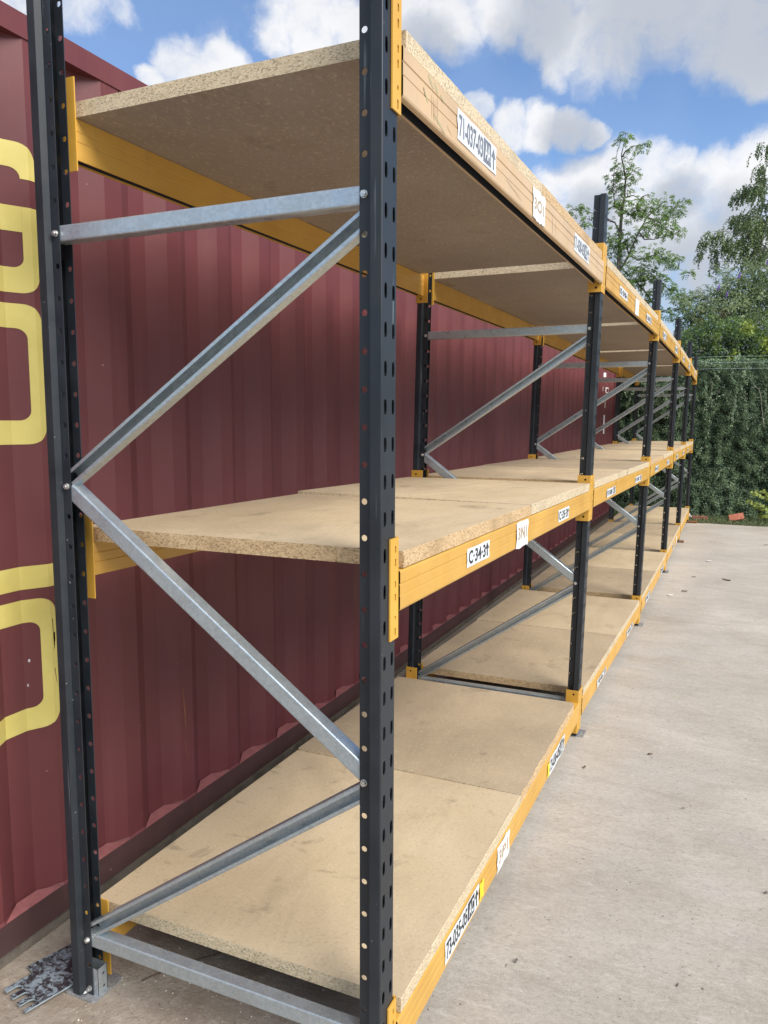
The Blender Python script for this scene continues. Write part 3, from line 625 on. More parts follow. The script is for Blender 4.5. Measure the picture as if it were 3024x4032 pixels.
for yy, fl in ((Y0+.02, 1), (Y1-.02, 0)):
    q = [(X0, yy, RB-.12), (X1-.05, yy, RB-.12), (X1-.05, yy, RT), (X0, yy, RT)]; s.face(q if fl else q[::-1], CP)
s.build('end_wall', cont)
s = MB(); s.map = cm; s.box((X1-.052, Y0+.16, -.120), (X1-.0005, Y1-.16, RB-.002), CR); s.box((X1-.060, Y0+.16, CB+.002), (X1-.010, Y1-.16, -.120), RG); s.build('bottom_rail', cont)
s = MB(); s.map = cm; s.box((X1-.056, Y0+.16, RT), (X1, Y1-.16, CTp), CP); s.build('top_rail', cont)
s = MB(); s.map = cm; s.box((X0, Y0, CTp-.03), (X1-.058, Y1, CTp-.012), CP); s.build('roof', cont)
for yy in (Y0, Y1-.15):
    for xx in (X0, X1-.15):
        s = MB(); s.map = cm; s.box((xx, yy, CB+.115), (xx+.1505, yy+.15, CTp-.11), CP); s.build('corner_post', cont)
        for z0, z1 in ((CB, CB+.115), (CTp-.11, CTp+.006)):
            s = MB(); s.map = cm; s.box((xx-.004, yy-.006, z0), (xx+.156, yy+.16, z1), CR); s.build('corner_casting', cont)
# weld bead / pressed ledges along the panel foot
s = MB(); s.map = cm
for a, b in zip(bs, bs[1:]):
    xa, xb = XO-DEP*corr(a+1e-6), XO-DEP*corr(b-1e-6)
    s.face([(xa+.006, a, RB-.001), (xb+.006, b, RB-.001), (xb+.0005, b, RB+.007), (xa+.0005, a, RB+.007)], CP)
for a, b in zip(bs, bs[1:]):
    da, db = DEP*corr(a+1e-6), DEP*corr(b-1e-6)
    if da+db > 1e-4: s.face([(X1-.0012, a, RB-.001), (X1-.0012, b, RB-.001), (XO-db+.0062, b, RB+.001+db*.35), (XO-da+.0062, a, RB+.001+da*.35)], GL)
s.build('weld_seam', cont)

# lettering painted over the corrugation
def clip(poly, a, b):
    for sgn, lim in ((1, a), (-1, -b)):
        out = []
        for i in range(len(poly)):
            p, q = poly[i], poly[(i+1) % len(poly)]; dp, dq = sgn*p[0]-lim, sgn*q[0]-lim
            if dp >= 0: out.append(p)
            if (dp > 0) != (dq > 0) and abs(dp-dq) > 1e-12: t = dp/(dp-dq); out.append((p[0]+(q[0]-p[0])*t, p[1]+(q[1]-p[1])*t))
        poly = out
        if len(poly) < 3: return []
    return poly
def painted(name, quads, mat, lab=None, d=.0012):
    s = MB()
    for q in quads:
        lo, hi = min(p[0] for p in q), max(p[0] for p in q); br = breaks(lo, hi) if hi-lo > 1e-6 else []
        for a, b in zip(br, br[1:]):
            c = clip(q, a, b)
            if len(c) < 3: continue
            s.face([(XO-DEP*(corr(a+1e-6)+(corr(b-1e-6)-corr(a+1e-6))*((p[0]-a)/(b-a) if b > a else 0))+d, p[0], p[1]) for p in c], mat)
    return s.build(name, cont, weld=False, label=lab)
def rr_pts(y0, y1, z0, z1, r, n=8, sq=()):
    pts = []
    for i, (cy, cz, a0) in enumerate(((y1-r, z0+r, -90), (y1-r, z1-r, 0), (y0+r, z1-r, 90), (y0+r, z0+r, 180))):
        for j in range(n+1):
            a = radians(a0+90*j/n)
            if i in sq: pts.append(((y1, z0), (y1, z1), (y0, z1), (y0, z0))[i])
            else: pts.append((cy+r*cos(a), cz+r*sin(a)))
    return pts
def ring(y0, y1, z0, z1, tz, ty, r, ri, sq=()):
    o = rr_pts(y0, y1, z0, z1, r, sq=sq); i = rr_pts(y0+ty, y1-ty, z0+tz, z1-tz, ri); n = len(o)
    return [[o[k], o[(k+1) % n], i[(k+1) % n], i[k]] for k in range(n)]
LY0, LY1 = -.085, .2145
def boxq(a, b, c, d): return [(a, c), (b, c), (b, d), (a, d)]
def zclip(q, a, b): return [(p[1], p[0]) for p in clip([(p[1], p[0]) for p in q], a, b)]
G = []
for q in ring(LY0, LY1, 1.706, 2.102, .067, .041, .050, .026):
    if min(p[0] for p in q) > LY1-.06 and max(p[1] for p in q) > 2.0 and min(p[1] for p in q) < 1.85: G += [zclip(q, 1.6, 1.935), zclip(q, 2.008, 2.2)]
    else: G.append(q)
G.append(boxq(.045, LY1-.0412, 1.868, 1.935))
for p_ in (('G', G), ('O', ring(LY0, LY1, 1.294, 1.677, .066, .041, .050, .028)), ('L', [boxq(LY0, LY1, .884, .950), boxq(LY0, LY0+.041, .950, 1.266)]), ('D', ring(LY0, LY1, .470, .854, .066, .046, .050, .028, sq=(2, 3)))):
    painted('letter', p_[1], LY, 'yellow painted letter %s' % p_[0])
for q, nm in (((10.56, 10.66, 2.01, 2.075), 1), ((10.70, 10.80, 2.00, 2.07), 1), ((10.52, 10.56, 1.80, 1.87), 1), ((10.64, 10.72, 1.79, 1.865), 1), ((10.47, 10.50, 1.57, 1.65), 1), ((10.62, 10.70, 1.555, 1.65), 1)):
    painted('marking', [boxq(*q)], WM)
painted('marking', [boxq(10.59, 10.82, 1.17, 1.452)], WM); painted('marking', [boxq(10.82, 11.05, 1.852, 1.868), boxq(10.82, 11.05, 1.785, 1.795), boxq(10.82, 10.85, 1.795, 1.852), boxq(10.93, 10.97, 1.81, 1.852)], WM)

painted('rust_scratch', [[(.768, .40), (.773, .40), (.785, .30), (.783, .22), (.776, .30)], [(.778, .19), (.781, .19), (.793, .12), (.789, .12)]], RS)
painted('paint_chip', [[(.2005, .788), (.2030, .788), (.2045, .70), (.2085, .725), (.2085, .748), (.206, .738), (.2040, .745), (.2030, .690)], [(.2005, .640), (.2035, .640), (.2085, .590), (.2060, .600)]], CR)
painted('paint_chip', [boxq(.136, .141, .672, .680), boxq(.131, .1345, .600, .608), boxq(.55, .554, .33, .336)], BM)

# ---------------------------------------------------------------- things on the ground
def slotted_plate(name, c, ang, L, W, th, z, tilt, notches, label, grp, mat=MZ):
    """flat plate with U notches cut in from its left (short) end"""
    s = MB(); pts = [(L, 0), (L, W), (0, W)]
    for (v, d, hw) in sorted(notches, reverse=True):
        pts += [(0, v+hw), (d, v+hw)]+[(d+hw*sin(radians(a)), v+hw*cos(radians(a))) for a in (30, 60, 90, 120, 150)]+[(d, v-hw), (0, v-hw)]
    pts.append((0, 0)); ca, sa = cos(radians(ang)), sin(radians(ang))
    f = lambda zz: (lambda u, v: (c[0]+u*ca-v*sa, c[1]+u*sa+v*ca, z+zz+tilt[0]*u+tilt[1]*v))
    n = len(pts); a = [Vector(f(0)(*q)) for q in pts]; b = [Vector(f(th)(*q)) for q in pts]
    for i in range(n): j = (i+1) % n; s.face([a[i], a[j], b[j], b[i]], ZE)
    s.face(b, mat); s.face(a[::-1], mat)
    o = s.build(name); return tag(o, label, 'metal plate', grp)
slotted_plate('loose_plate', (-.9031, -.125), 74, .20, .124, .004, gz(0)+.0115, (.012, .0), [(.022, .026, .0105), (.060, .026, .0105), (.098, .026, .0105)], 'mottled zinc plate with three notches, topmost of the loose stack by the rear foot', 'loose zinc plates by the rear foot')
slotted_plate('loose_plate', (-.929, -.035), 72, .20, .118, .004, gz(0)+.0065, (.0, .010), [(.060, .020, .012)], 'mottled zinc plate under the notched one, nearest the container', 'loose zinc plates by the rear foot')
slotted_plate('loose_plate', (-.905, -.075), 75, .19, .124, .004, gz(0)+.0010, (.0, .0), [(.030, .025, .010)], 'lowest zinc plate of the loose stack, only a pale edge showing', 'loose zinc plates by the rear foot')
# rust shims under the far feet
s = MB(); s.box((FX[4]-.04, 9.215, gz(9.24)+.0005), (FX[4]+.098, 9.345, gz(9.24)+.010), RU); s.box((FX[4]-.03, 9.222, gz(9.24)+.0105), (FX[4]+.09, 9.335, -.1822), RU)
tag(s.build('packing_plate'), 'thin rusty steel packing plates under the foot of the second farthest front upright', 'packing plate')
s = MB(); z0, z1 = gz(11.5)+.0005, -.1942; s.box((-.02, 11.44, z0), (.232, 11.66, z0+.007), RU); s.box((-.02, 11.44, z1-.007), (.232, 11.66, z1), RU); s.box((-.02, 11.545, z0+.0071), (.228, 11.555, z1-.0071), RU)
tag(s.build('steel_channel_offcut'), 'rusty orange steel channel offcut under the farthest front upright', 'steel offcut')
def brick(c, size, eul, mat, label):
    b = bmesh.new(); bmesh.ops.create_cube(b, size=1); bmesh.ops.scale(b, vec=size, verts=b.verts); bmesh.ops.bevel(b, geom=list(b.edges), offset=.006, segments=2, affect='EDGES')
    bmesh.ops.subdivide_edges(b, edges=list(b.edges), cuts=2, use_grid_fill=True)
    for v in b.verts: v.co += .003*noise.noise_vector(v.co*30)
    me = bpy.data.meshes.new('brick'); b.to_mesh(me); b.free(); me.materials.append(mat); o = bpy.data.objects.new('brick', me); COL.objects.link(o); o.location = c; o.rotation_euler = eul
    return tag(o, label, 'brick', 'bricks at the foot of the ivy')
brick((.785, 11.80, -.128), (.215, .065, .1025), (radians(-18), radians(-13), radians(4)), BR, 'clean orange red brick tilted on the grass verge in the open')
brick((.255, 11.83, -.172), (.235, .10, .065), (0, 0, radians(3)), BR2, 'dirty brown brick lying flat behind the rusty channel offcut')
m = MT('pink_plastic', .4); m.color(m.mix(m.ramp(m.noise(18, 3), .45, .55), (.70, .66, .64), (.62, .16, .15))); PK = m.mat
s = MB(); rr = random.Random(5)
pts = [[Vector((.02+.11*i/6+rr.uniform(-.008, .008), 11.93+.09*j/5+rr.uniform(-.008, .008), gz(11.9)+.05+.045*sin(pi*i/6)*sin(pi*j/5)+rr.uniform(-.014, .014))) for j in range(6)] for i in range(7)]
for i in range(6):
    for j in range(5): s.face([pts[i][j], pts[i+1][j], pts[i+1][j+1], pts[i][j+1]], PK)
tag(s.build('plastic_wrapper', weld=True), 'crumpled pink and white plastic wrapper behind the farthest foot', 'wrapper')

# small litter on the concrete
TW = simple('dead_twig', (.10, .065, .045), .9); DL = simple('dry_leaf', (.13, .085, .05), .8); WS = simple('pale_scrap', (.72, .70, .66), .7); ST = simple('stone', (.16, .14, .125), .9); ST2 = simple('pale_stone', (.50, .46, .40), .9)
def twig(pts, r, label):
    s = MB(); s.tube([(x, y, gz(y)+z) for x, y, z in pts], r, 6, TW); tag(s.build('twig'), label, 'twig')
twig([(.652, 6.777, .012), (.69, 6.765, .006), (.7247, 6.74, .010)], .006, 'dark stick lying alone on the open concrete beyond the white scraps')
twig([(-.72, .10, .004), (-.67, .17, .012), (-.60, .26, .006), (-.55, .36, .004)], .0018, 'thin pale stalk on the grit beside the rear foot plate')
twig([(.615, .686, .004), (.617, .700, .003)], .0015, 'tiny reddish splinter on the nearest open concrete')
def scrap(name, x, y, sx, sy, rz, mat, label, cat, h=.008, group=None):
    s = MB(); r0 = random.Random(int(x*1000+y*100)); P = []
    for i in range(5):
        for j in range(4):
            u, v = (i/4-.5)*sx, (j/3-.5)*sy*(1-.7*abs(i/4-.5)); P.append(Vector((x+u*cos(rz)-v*sin(rz), y+u*sin(rz)+v*cos(rz), gz(y)+.002+h*(abs(sin(i*1.3))*.6+r0.random()*.5))))
    for i in range(4):
        for j in range(3): a = i*4+j; s.face([P[a], P[a+4], P[a+5], P[a+1]], mat)
    for i in range(4):
        for j in range(3): a = i*4+j; s.face([P[a+1]-Vector((0,0,.001)), P[a+5]-Vector((0,0,.001)), P[a+4]-Vector((0,0,.001)), P[a]-Vector((0,0,.001))], mat)
    tag(s.build(name), label, cat, group)
scrap('dry_leaf', .402, 2.224, .022, .011, .3, DL, 'curled brown leaf on the concrete nearest the second foot plate', 'leaf')
scrap('dry_leaf', .148, 1.957, .018, .010, 1.2, DL, 'small dark leaf close under the nearest bottom beam', 'leaf')
scrap('dry_leaf', .572, 1.742, .010, .006, 0, DL, 'dark speck of leaf on the open concrete right of the curled leaf', 'leaf')
scrap('bark_chip', .191, .6015, .016, .008, 1.4, ST, 'grey brown chip on the concrete beside the nearest beam labels', 'chip', .006)
scrap('bark_chip', .8545, 1.2584, .014, .009, .5, ST, 'black chip at the right edge of the nearest concrete', 'chip', .010)
scrap('bark_chip', .3456, 6.0436, .055, .022, .2, DL, 'brown chip between the two white scraps on the far concrete', 'chip', .012)
scrap('bark_chip', .3874, 6.7952, .045, .018, 0, DL, 'brown chip left of the dark stick on the far concrete', 'chip', .010)
scrap('paper_scrap', .2348, 5.8062, .050, .030, .4, WS, 'white scrap nearest the rack on the far concrete', 'scrap', .012)
scrap('paper_scrap', .4991, 7.8501, .055, .035, .1, WS, 'white scrap lying alone in the middle of the far concrete', 'scrap', .014)
scrap('bark_chip', 1.1287, 9.4531, .05, .03, .1, DL, 'dark chip on the far concrete near the verge', 'chip', .014)
# loose grit
s = MB(); rr = random.Random(11)
for i in range(900):
    if i < 520: x = -.80+abs(rr.gauss(0, .32)); y = rr.gauss(.18, .28)
    elif i < 620: x = rr.uniform(-1.1, -.86); y = rr.uniform(-.25, .3)
    else: x = rr.uniform(.05, 1.9); y = rr.uniform(-.6, 10)**1.0
    if x < -1.08: continue
    r = rr.uniform(.0012, .0034)*(1.5 if rr.random() < .06 else 1)*(1+y*.05 if y > 0 else 1); c = Vector((x, y, gz(y)+r*.35)); mt = (ST2 if rr.random() < .45 else ST)
    V = [c+Vector((r*rr.uniform(.6, 1.3)*dx, r*rr.uniform(.6, 1.3)*dy, r*rr.uniform(.5, .9)*dz)) for dx, dy, dz in ((1,0,0),(0,1,0),(-1,0,0),(0,-1,0),(0,0,1))]
    for a, b in ((0,1),(1,2),(2,3),(3,0)): s.face([V[a], V[b], V[4]], mt)
tag(s.build('grit', weld=False), 'loose grit scattered on the concrete', 'grit', kind='stuff')

# ---------------------------------------------------------------- vegetation
import numpy as np
def leaves(name, P, Nrm, Dir, Ln, Wd, tint, mat, parent=None, origin=(0,0,0)):
    """one mesh of many leaf blades: P base points, Nrm facing, Dir pointing, arrays"""
    P, Nrm, Dir = [np.asarray(a, float) for a in (P, Nrm, Dir)]; n = len(P)
    Nrm /= np.linalg.norm(Nrm, axis=1, keepdims=True)+1e-9; Dir -= (Dir*Nrm).sum(1, keepdims=True)*Nrm; Dir /= np.linalg.norm(Dir, axis=1, keepdims=True)+1e-9
    S_ = np.cross(Nrm, Dir); Ln = np.asarray(Ln)[:, None]; Wd = np.asarray(Wd)[:, None]
    V = np.stack([P, P+Dir*Ln*.45+S_*Wd*.5+Nrm*Wd*.18, P+Dir*Ln-Nrm*Ln*.10, P+Dir*Ln*.45-S_*Wd*.5+Nrm*Wd*.18], 1).reshape(-1, 3)-np.asarray(origin)
    me = bpy.data.meshes.new(name); me.vertices.add(n*4); me.vertices.foreach_set('co', V.ravel()); me.loops.add(n*4); me.loops.foreach_set('vertex_index', np.arange(n*4, dtype=np.int32))
    me.polygons.add(n); me.polygons.foreach_set('loop_start', np.arange(0, n*4, 4, dtype=np.int32)); me.polygons.foreach_set('loop_total', np.full(n, 4, np.int32)); me.update(calc_edges=True)
    at = me.attributes.new('tint', 'FLOAT', 'FACE'); at.data.foreach_set('value', np.clip(tint, 0, 1).astype(np.float32)); me.materials.append(mat)
    o = bpy.data.objects.new(name, me); COL.objects.link(o)
    if parent is not None: o.parent = parent; o.location = Vector(origin)-Vector(parent['_o'])
    else: o.location = origin; o['_o'] = tuple(origin)
    return o
RN = np.random.default_rng(5)
def rnd(n, a, b): return RN.uniform(a, b, n)
def nz3(P, sc, off=0): return np.array([noise.noise(Vector((p[0]*sc+off, p[1]*sc, p[2]*sc))) for p in P])
IVY = leafmat('ivy_leaf', [(.100, .155, .095), (.145, .220, .128), (.19, .28, .16), (.27, .37, .20)], .36, .42)
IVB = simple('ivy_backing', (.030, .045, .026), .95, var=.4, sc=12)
def ivy_depth(x, z):
    v = Vector((x, 0, z)); return .12*noise.noise(v*1.1)+.08*noise.noise(Vector((x*3.2, 5, z*1.9)))+.05*noise.noise(Vector((x*8, 9, z*6)))+.10*max(0, (z-1.2))
HY = 12.28
ivy = empty('ivy_wall', (1, HY, -.22), 'tall dark green wall of ivy across the end of the yard', 'ivy hedge')
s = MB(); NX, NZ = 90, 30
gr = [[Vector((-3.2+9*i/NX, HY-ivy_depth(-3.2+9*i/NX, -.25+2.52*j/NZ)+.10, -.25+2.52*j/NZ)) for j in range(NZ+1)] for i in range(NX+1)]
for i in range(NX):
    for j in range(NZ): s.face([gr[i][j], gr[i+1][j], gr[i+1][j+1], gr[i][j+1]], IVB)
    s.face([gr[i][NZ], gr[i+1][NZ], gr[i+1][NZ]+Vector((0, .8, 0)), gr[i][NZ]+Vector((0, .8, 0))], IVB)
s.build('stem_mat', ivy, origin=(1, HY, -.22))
n1, n2 = 150000, 34000
x = np.concatenate([rnd(n1, -1.7, 1.75), np.where(RN.random(n2) < .75, rnd(n2, 1.75, 5.7), rnd(n2, -3.1, -1.7))]); z = rnd(n1+n2, -.24, 2.34); keep = np.ones(len(x), bool)
dep = np.array([ivy_depth(a, b) for a, b in zip(x, z)]); cl = np.array([noise.noise(Vector((a*9, 2, b*7))) for a, b in zip(x, z)]); keep = RN.random(len(x)) < (.70+.9*cl)
x, z, dep, cl = x[keep], z[keep], dep[keep], cl[keep]; n = len(x)
P = np.stack([x, HY-dep-rnd(n, -.055, .075)-.03*cl, z], 1)
Nn = np.stack([rnd(n, -.9, .9), -rnd(n, .35, 1.1), rnd(n, -.25, 1.1)], 1); Dd = np.stack([rnd(n, -.8, .8), rnd(n, -.5, .1), rnd(n, -1.1, .25)], 1)
leaves('foliage', P, Nn, Dd, rnd(n, .013, .028), rnd(n, .012, .024), .42+.9*cl+rnd(n, -.28, .28)+.16*np.clip((z-1.6), 0, 1), IVY, ivy)
# top sprays and trailing shoots
pts, di = [], []
rr = random.Random(21); s = MB()
for i in range(130):
    x0 = rr.uniform(-1.7, 2.6); z0 = rr.uniform(1.55, 2.33) if i < 110 else rr.uniform(.1, 1.9); y0 = HY-ivy_depth(x0, z0)-.03; a = rr.uniform(-1, 1); L = rr.uniform(.15, .50); p = Vector((x0, y0, z0)); path = [p.copy()]
    d = Vector((a*.7, -.25, rr.uniform(-.2, 1.0) if z0 > 2.1 else rr.uniform(-.9, .2))).normalized()
    for k in range(8):
        p = p+d*L/8; d = (d+Vector((rr.uniform(-.2, .2), .02, -.22))).normalized(); p.y = min(p.y, HY-ivy_depth(p.x, p.z)-.04); path.append(p.copy())
        for q in range(4): pts.append(p+Vector((rr.uniform(-.02, .02), rr.uniform(-.03, .01), rr.uniform(-.02, .02)))); di.append(d+Vector((rr.uniform(-.9, .9), rr.uniform(-.4, .2), rr.uniform(-.9, .3))))
    s.tube(path, .0022, 3, TWIG)
n = len(pts); leaves('trailing_shoots', [tuple(p) for p in pts], np.stack([rnd(n, -.8, .8), -rnd(n, .3, 1), rnd(n, 0, 1)], 1), [tuple(d) for d in di], rnd(n, .02, .042), rnd(n, .013, .026), rnd(n, .35, 1.0), IVY, ivy)
for cv in ([(.8978, 1.8825), (.9574, 1.8949), (1.0076, 1.8547), (1.0373, 1.7492), (1.0587, 1.5777), (1.0876, 1.3795), (1.1188, 1.2473)], [(.4452, 1.862), (.4055, 1.782), (.4095, 1.7013)]):
    pa = [Vector((a, HY-ivy_depth(a, b)-.13, b)) for a, b in cv]; pp = []
    for p, q in zip(pa, pa[1:]):
        for k in range(4): pp.append(p.lerp(q, k/4))
    s.tube(pp, .0055, 5, TWIG)
s.build('bare_stem', ivy, origin=(1, HY, -.22))
# pale bramble shoot in front of the ivy
YG = leafmat('yellow_green_leaf', [(.10, .17, .035), (.20, .29, .06), (.34, .42, .09), (.46, .50, .12)], .35, .5)
bush = empty('bramble_shoot', (1.25, 11.98, -.20), 'pale yellow green bramble shoot low against the ivy at the right', 'plant')
pts, di, tn = [], [], []; s = MB()
for sx, sz, ex, ez in ((1.35, -.1, .935, .13), (1.38, 0, 1.02, .25), (1.4, .0, 1.15, .29), (1.42, .05, 1.22, .22), (1.5, -.05, 1.5, .36), (1.42, -.1, 1.07, .02), (1.3, -.15, 1.12, -.10), (1.55, -.1, 1.75, .25)):
    path = [Vector((sx+(ex-sx)*t, 11.95-.10*sin(pi*t), sz+(ez-sz)*t+.05*sin(pi*t))) for t in [i/8 for i in range(9)]]; s.tube(path, .003, 4, TWIG)
    for t in range(2, 9):
        for q in range(5): pts.append(path[t]+Vector((rr.uniform(-.03, .03), rr.uniform(-.05, .01), rr.uniform(-.03, .03)))); di.append(Vector((rr.uniform(-1, 1), -.3, rr.uniform(-.9, .5))))
n = len(pts); s.build('stem', bush, origin=(1.25, 11.98, -.20)); leaves('foliage', [tuple(p) for p in pts], np.stack([rnd(n, -.5, .5), -rnd(n, .4, 1), rnd(n, .2, 1)], 1), [tuple(d) for d in di], rnd(n, .040, .065), rnd(n, .030, .045), rnd(n, .3, 1), YG, bush)
# verge of grass and low ivy
n = 15000; x = rnd(n, -3, 6); y = 11.52+rnd(n, 0, .75)-.05*np.abs(np.sin(x*7)); zz = np.array([gz(v) for v in y]); P = np.stack([x, y, zz-.004+rnd(n, 0, .035)*np.clip((y-11.45)*3, .25, 1.4)], 1); gs = RN.random(n) < .62
Dd = np.where(gs[:, None], np.stack([rnd(n, -.5, .5), rnd(n, -.6, .2), rnd(n, .5, 1)], 1), np.stack([rnd(n, -1, 1), rnd(n, -1, 1), rnd(n, -.1, .4)], 1)); Nn = np.where(gs[:, None], np.stack([rnd(n, -.6, .6), -rnd(n, .5, 1), rnd(n, 0, .4)], 1), np.stack([rnd(n, -.5, .5), -rnd(n, .1, .7), rnd(n, .5, 1)], 1))
GRM = leafmat('verge_leaf', [(.045, .070, .022), (.07, .105, .035), (.12, .16, .055), (.24, .23, .11)], .2, .55)
tag(leaves('verge_grass', P, Nn, Dd, np.where(gs, rnd(n, .03, .075), rnd(n, .02, .035)), np.where(gs, .006, rnd(n, .016, .026)), rnd(n, 0, .85)+(rnd(n, 0, 1) > .9)*.4, GRM, None, (1, 12, gz(12))), 'short grass and creeping ivy at the edge of the concrete', 'grass', kind='stuff')

# wire fence over the ivy
WI = simple('fence_wire_zinc', (.42, .52, .50), .5, .3)
fe = empty('wire_fence', (1, 12.02, -.2), 'three thin pale strands of fence wire along the top of the ivy', 'wire fence')
for z in (2.365, 2.273, 2.18):
    s = MB(); s.tube([Vector((-1.6+.65*i, 11.93, z-.012*sin(pi*i/3.0)**2)) for i in range(11)], .0018, 5, WI)
    for i in range(38): c = Vector((-1.5+.17*i, 11.93, z)); s.tube([c+Vector((-.006, 0, -.012)), c+Vector((.006, 0, .012))], .0014, 4, WI)
    s.build('wire', fe, origin=(1.6, 11.93, z))
for x in (-1.62, 4.92): s = MB(); s.box((x-.025, 11.935, -.21), (x+.025, 11.985, 2.5), WI); s.build('post', fe)

# shrubs behind the hedge
SHB=[(-0.247, 3.216, 0.173), (-0.053, 3.294, 0.198), (0.086, 3.416, 0.148), (0.199, 3.194, 0.296), (0.244, 3.515, 0.148), (0.379, 3.656, 0.222), (0.41, 3.825, 0.123), (0.573, 3.771, 0.222), (0.686, 3.488, 0.296), (0.866, 3.793, 0.272), (1.047, 3.676, 0.296), (0.987, 3.365, 0.346), (1.033, 3.927, 0.198), (0.498, 3.286, 0.321), (0.703, 3.168, 0.296), (-0.101, 2.99, 0.272), (0.215, 2.868, 0.296), (0.523, 2.791, 0.321), (0.823, 2.779, 0.346), (1.094, 2.832, 0.346), (-0.085, 2.66, 0.272), (0.131, 2.478, 0.272), (0.441, 2.425, 0.296), (0.743, 2.417, 0.296), (1.078, 2.407, 0.321), (-0.226, 3.434, 0.074), (-0.019, 3.466, 0.074)]
BUD = leafmat('shrub_leaf', [(.10, .150, .065), (.165, .235, .10), (.24, .32, .145), (.38, .45, .24)], .42, .5); BRN = leafmat('seed_head', [(.10, .060, .035), (.20, .13, .07)], .1, .8)
def blobleaves(bl, yc, yd, dens, L, W_, droop=.4):
    P, Nn, Dd, T = [], [], [], []
    for (bx, bz, br) in bl:
        n = int(dens*br*br); u = RN.normal(size=(n, 3)); u /= np.linalg.norm(u, axis=1, keepdims=True); rad = br*(RN.random(n)**.45)*(1+.0)
        yo = yc+yd*noise.noise(Vector((bx*1.7, bz*1.7, 3))); q = u*rad[:, None]*np.array([1.05, 1.5, .95])+np.array([bx, yo, bz]); w_ = np.array([noise.noise(Vector((a[0]*7, a[1]*7, a[2]*7))) for a in q]); k = RN.random(n) < (.62+1.3*w_); q = q[k]; u = u[k]; w_ = w_[k]; n = len(q)
        P.append(q); Nn.append(u*.6+RN.normal(size=(n, 3))*.5+np.array([0, -.3, .5])); Dd.append(u*.8+RN.normal(size=(n, 3))*.5+np.array([0, 0, -droop])); T.append(.42+.9*w_+RN.uniform(-.25, .25, n)+.15*u[:, 2])
    P, Nn, Dd, T = map(np.concatenate, (P, Nn, Dd, T)); n = len(P); return P, Nn, Dd, RN.uniform(*L, n), RN.uniform(*W_, n), T
def stems(o, base, bl, yc, yd, r, mat, og, k=3, s=None):
    s = s or MB()
    for i, (bx, bz, br) in enumerate(bl):
        if i % k: continue
        yo = yc+yd*noise.noise(Vector((bx*1.7, bz*1.7, 3))); b = Vector(base)+Vector((R.uniform(-.15, .15), R.uniform(-.1, .1), 0)); e = Vector((bx, yo, bz+br*.6)); pts = []
        for t in range(9): u = t/8; p = b.lerp(e, u); p.x += (e.x-b.x)*(-.35)*sin(pi*u); pts.append(p+Vector((R.uniform(-.01, .01),)*3))
        s.tube(pts, [r*(1-.85*t/8) for t in range(9)], 5, mat)
    s.build('stem', o, origin=og)
up_b = [b for b in SHB if b[1] > 2.95]; lo_b = [b for b in SHB if b[1] <= 2.95]
for i in range(16): up_b.append((1.3+.17*i, 3.3+.5*noise.noise(Vector((i*.7, 0, 0)))+.1*(i % 3), .30)); lo_b.append((1.3+.17*i, 2.55+.12*(i % 3), .30))
sh1 = empty('buddleia_shrub', (.9, 13.9, -.2), 'tall arching grey green shrub with purple flower spikes behind the ivy', 'shrub')
leaves('foliage', *blobleaves(up_b, 13.9, .5, 15500, (.05, .10), (.014, .026), .6), BUD, sh1)
# arching tips against the sky
pts, di = [], []; s = MB()
for i in range(60):
    bx, bz, br = rr.choice([b for b in up_b if b[0] < 1.35]); a = rr.uniform(.2, 2.9); p = Vector((bx+br*.8*cos(a), 13.9+rr.uniform(-.2, .2), bz+br*.8*abs(sin(a)))); d = Vector((cos(a)*.9, 0, abs(sin(a))+.3)).normalized(); path = [p.copy()]
    for k in range(8):
        p = p+d*.028; d = (d+Vector((cos(a)*.08, 0, -.10))).normalized(); path.append(p.copy())
        for sgn in (-1, 1, 1, -1): pts.append(p+Vector((rr.uniform(-.01, .01),)*3)); di.append(Vector((sgn*d.z*.8+d.x*.4+rr.uniform(-.2, .2), rr.uniform(-.3, .3), -.55+rr.uniform(-.3, .5))))
    s.tube(path, .003, 3, TWIG)
n = len(pts); stems(sh1, (.9, 13.9, -.2), up_b, 13.9, .5, .016, BARK, (.9, 13.9, -.2), s=s); leaves('tip_leaves', [tuple(p) for p in pts], np.stack([rnd(n, -.6, .6), -rnd(n, .2, 1), rnd(n, .1, 1)], 1), [tuple(d) for d in di], rnd(n, .05, .095), rnd(n, .010, .018), rnd(n, .2, .9), BUD, sh1)
PU = simple('purple_flower', (.16, .09, .36), .7)
for fx, fz in ((.62, 3.80), (.30, 3.62), (.44, 3.50), (1.05, 4.0)):
    s = MB(); s.tube([(fx, 13.55, fz), (fx+.012, 13.54, fz+.05), (fx+.035, 13.53, fz+.10)], [.016, .018, .005], 7, PU); s.build('flower_spike', sh1)
sh2 = empty('yellow_green_bush', (.9, 13.0, -.2), 'low yellow green leafy bush showing over the top of the ivy', 'bush')
lo2 = [(b[0], b[1]+.02, b[2]) for b in lo_b]
d2 = blobleaves(lo2, 13.0, .3, 15000, (.035, .065), (.022, .040), .3); P_ = d2[0]; yel = np.array([noise.noise(Vector((p[0]*3.1, 7, p[2]*3.1))) for p in P_])
MX = leafmat('mixed_bush_leaf', [(.065, .115, .045), (.115, .190, .065), (.22, .33, .07), (.45, .52, .10)], .4, .5)
leaves('foliage', d2[0], d2[1], d2[2], d2[3], d2[4], np.clip(d2[5]*.55, 0, .6)+np.clip((yel-.08)*3.0, 0, .55)*np.clip((P_[:, 0]-.05)*2, 0, 1)*(P_[:, 2] > 2.35), MX, sh2); stems(sh2, (.9, 13.0, -.2), lo2, 13.0, .3, .012, BARK, (.9, 13.0, -.2))
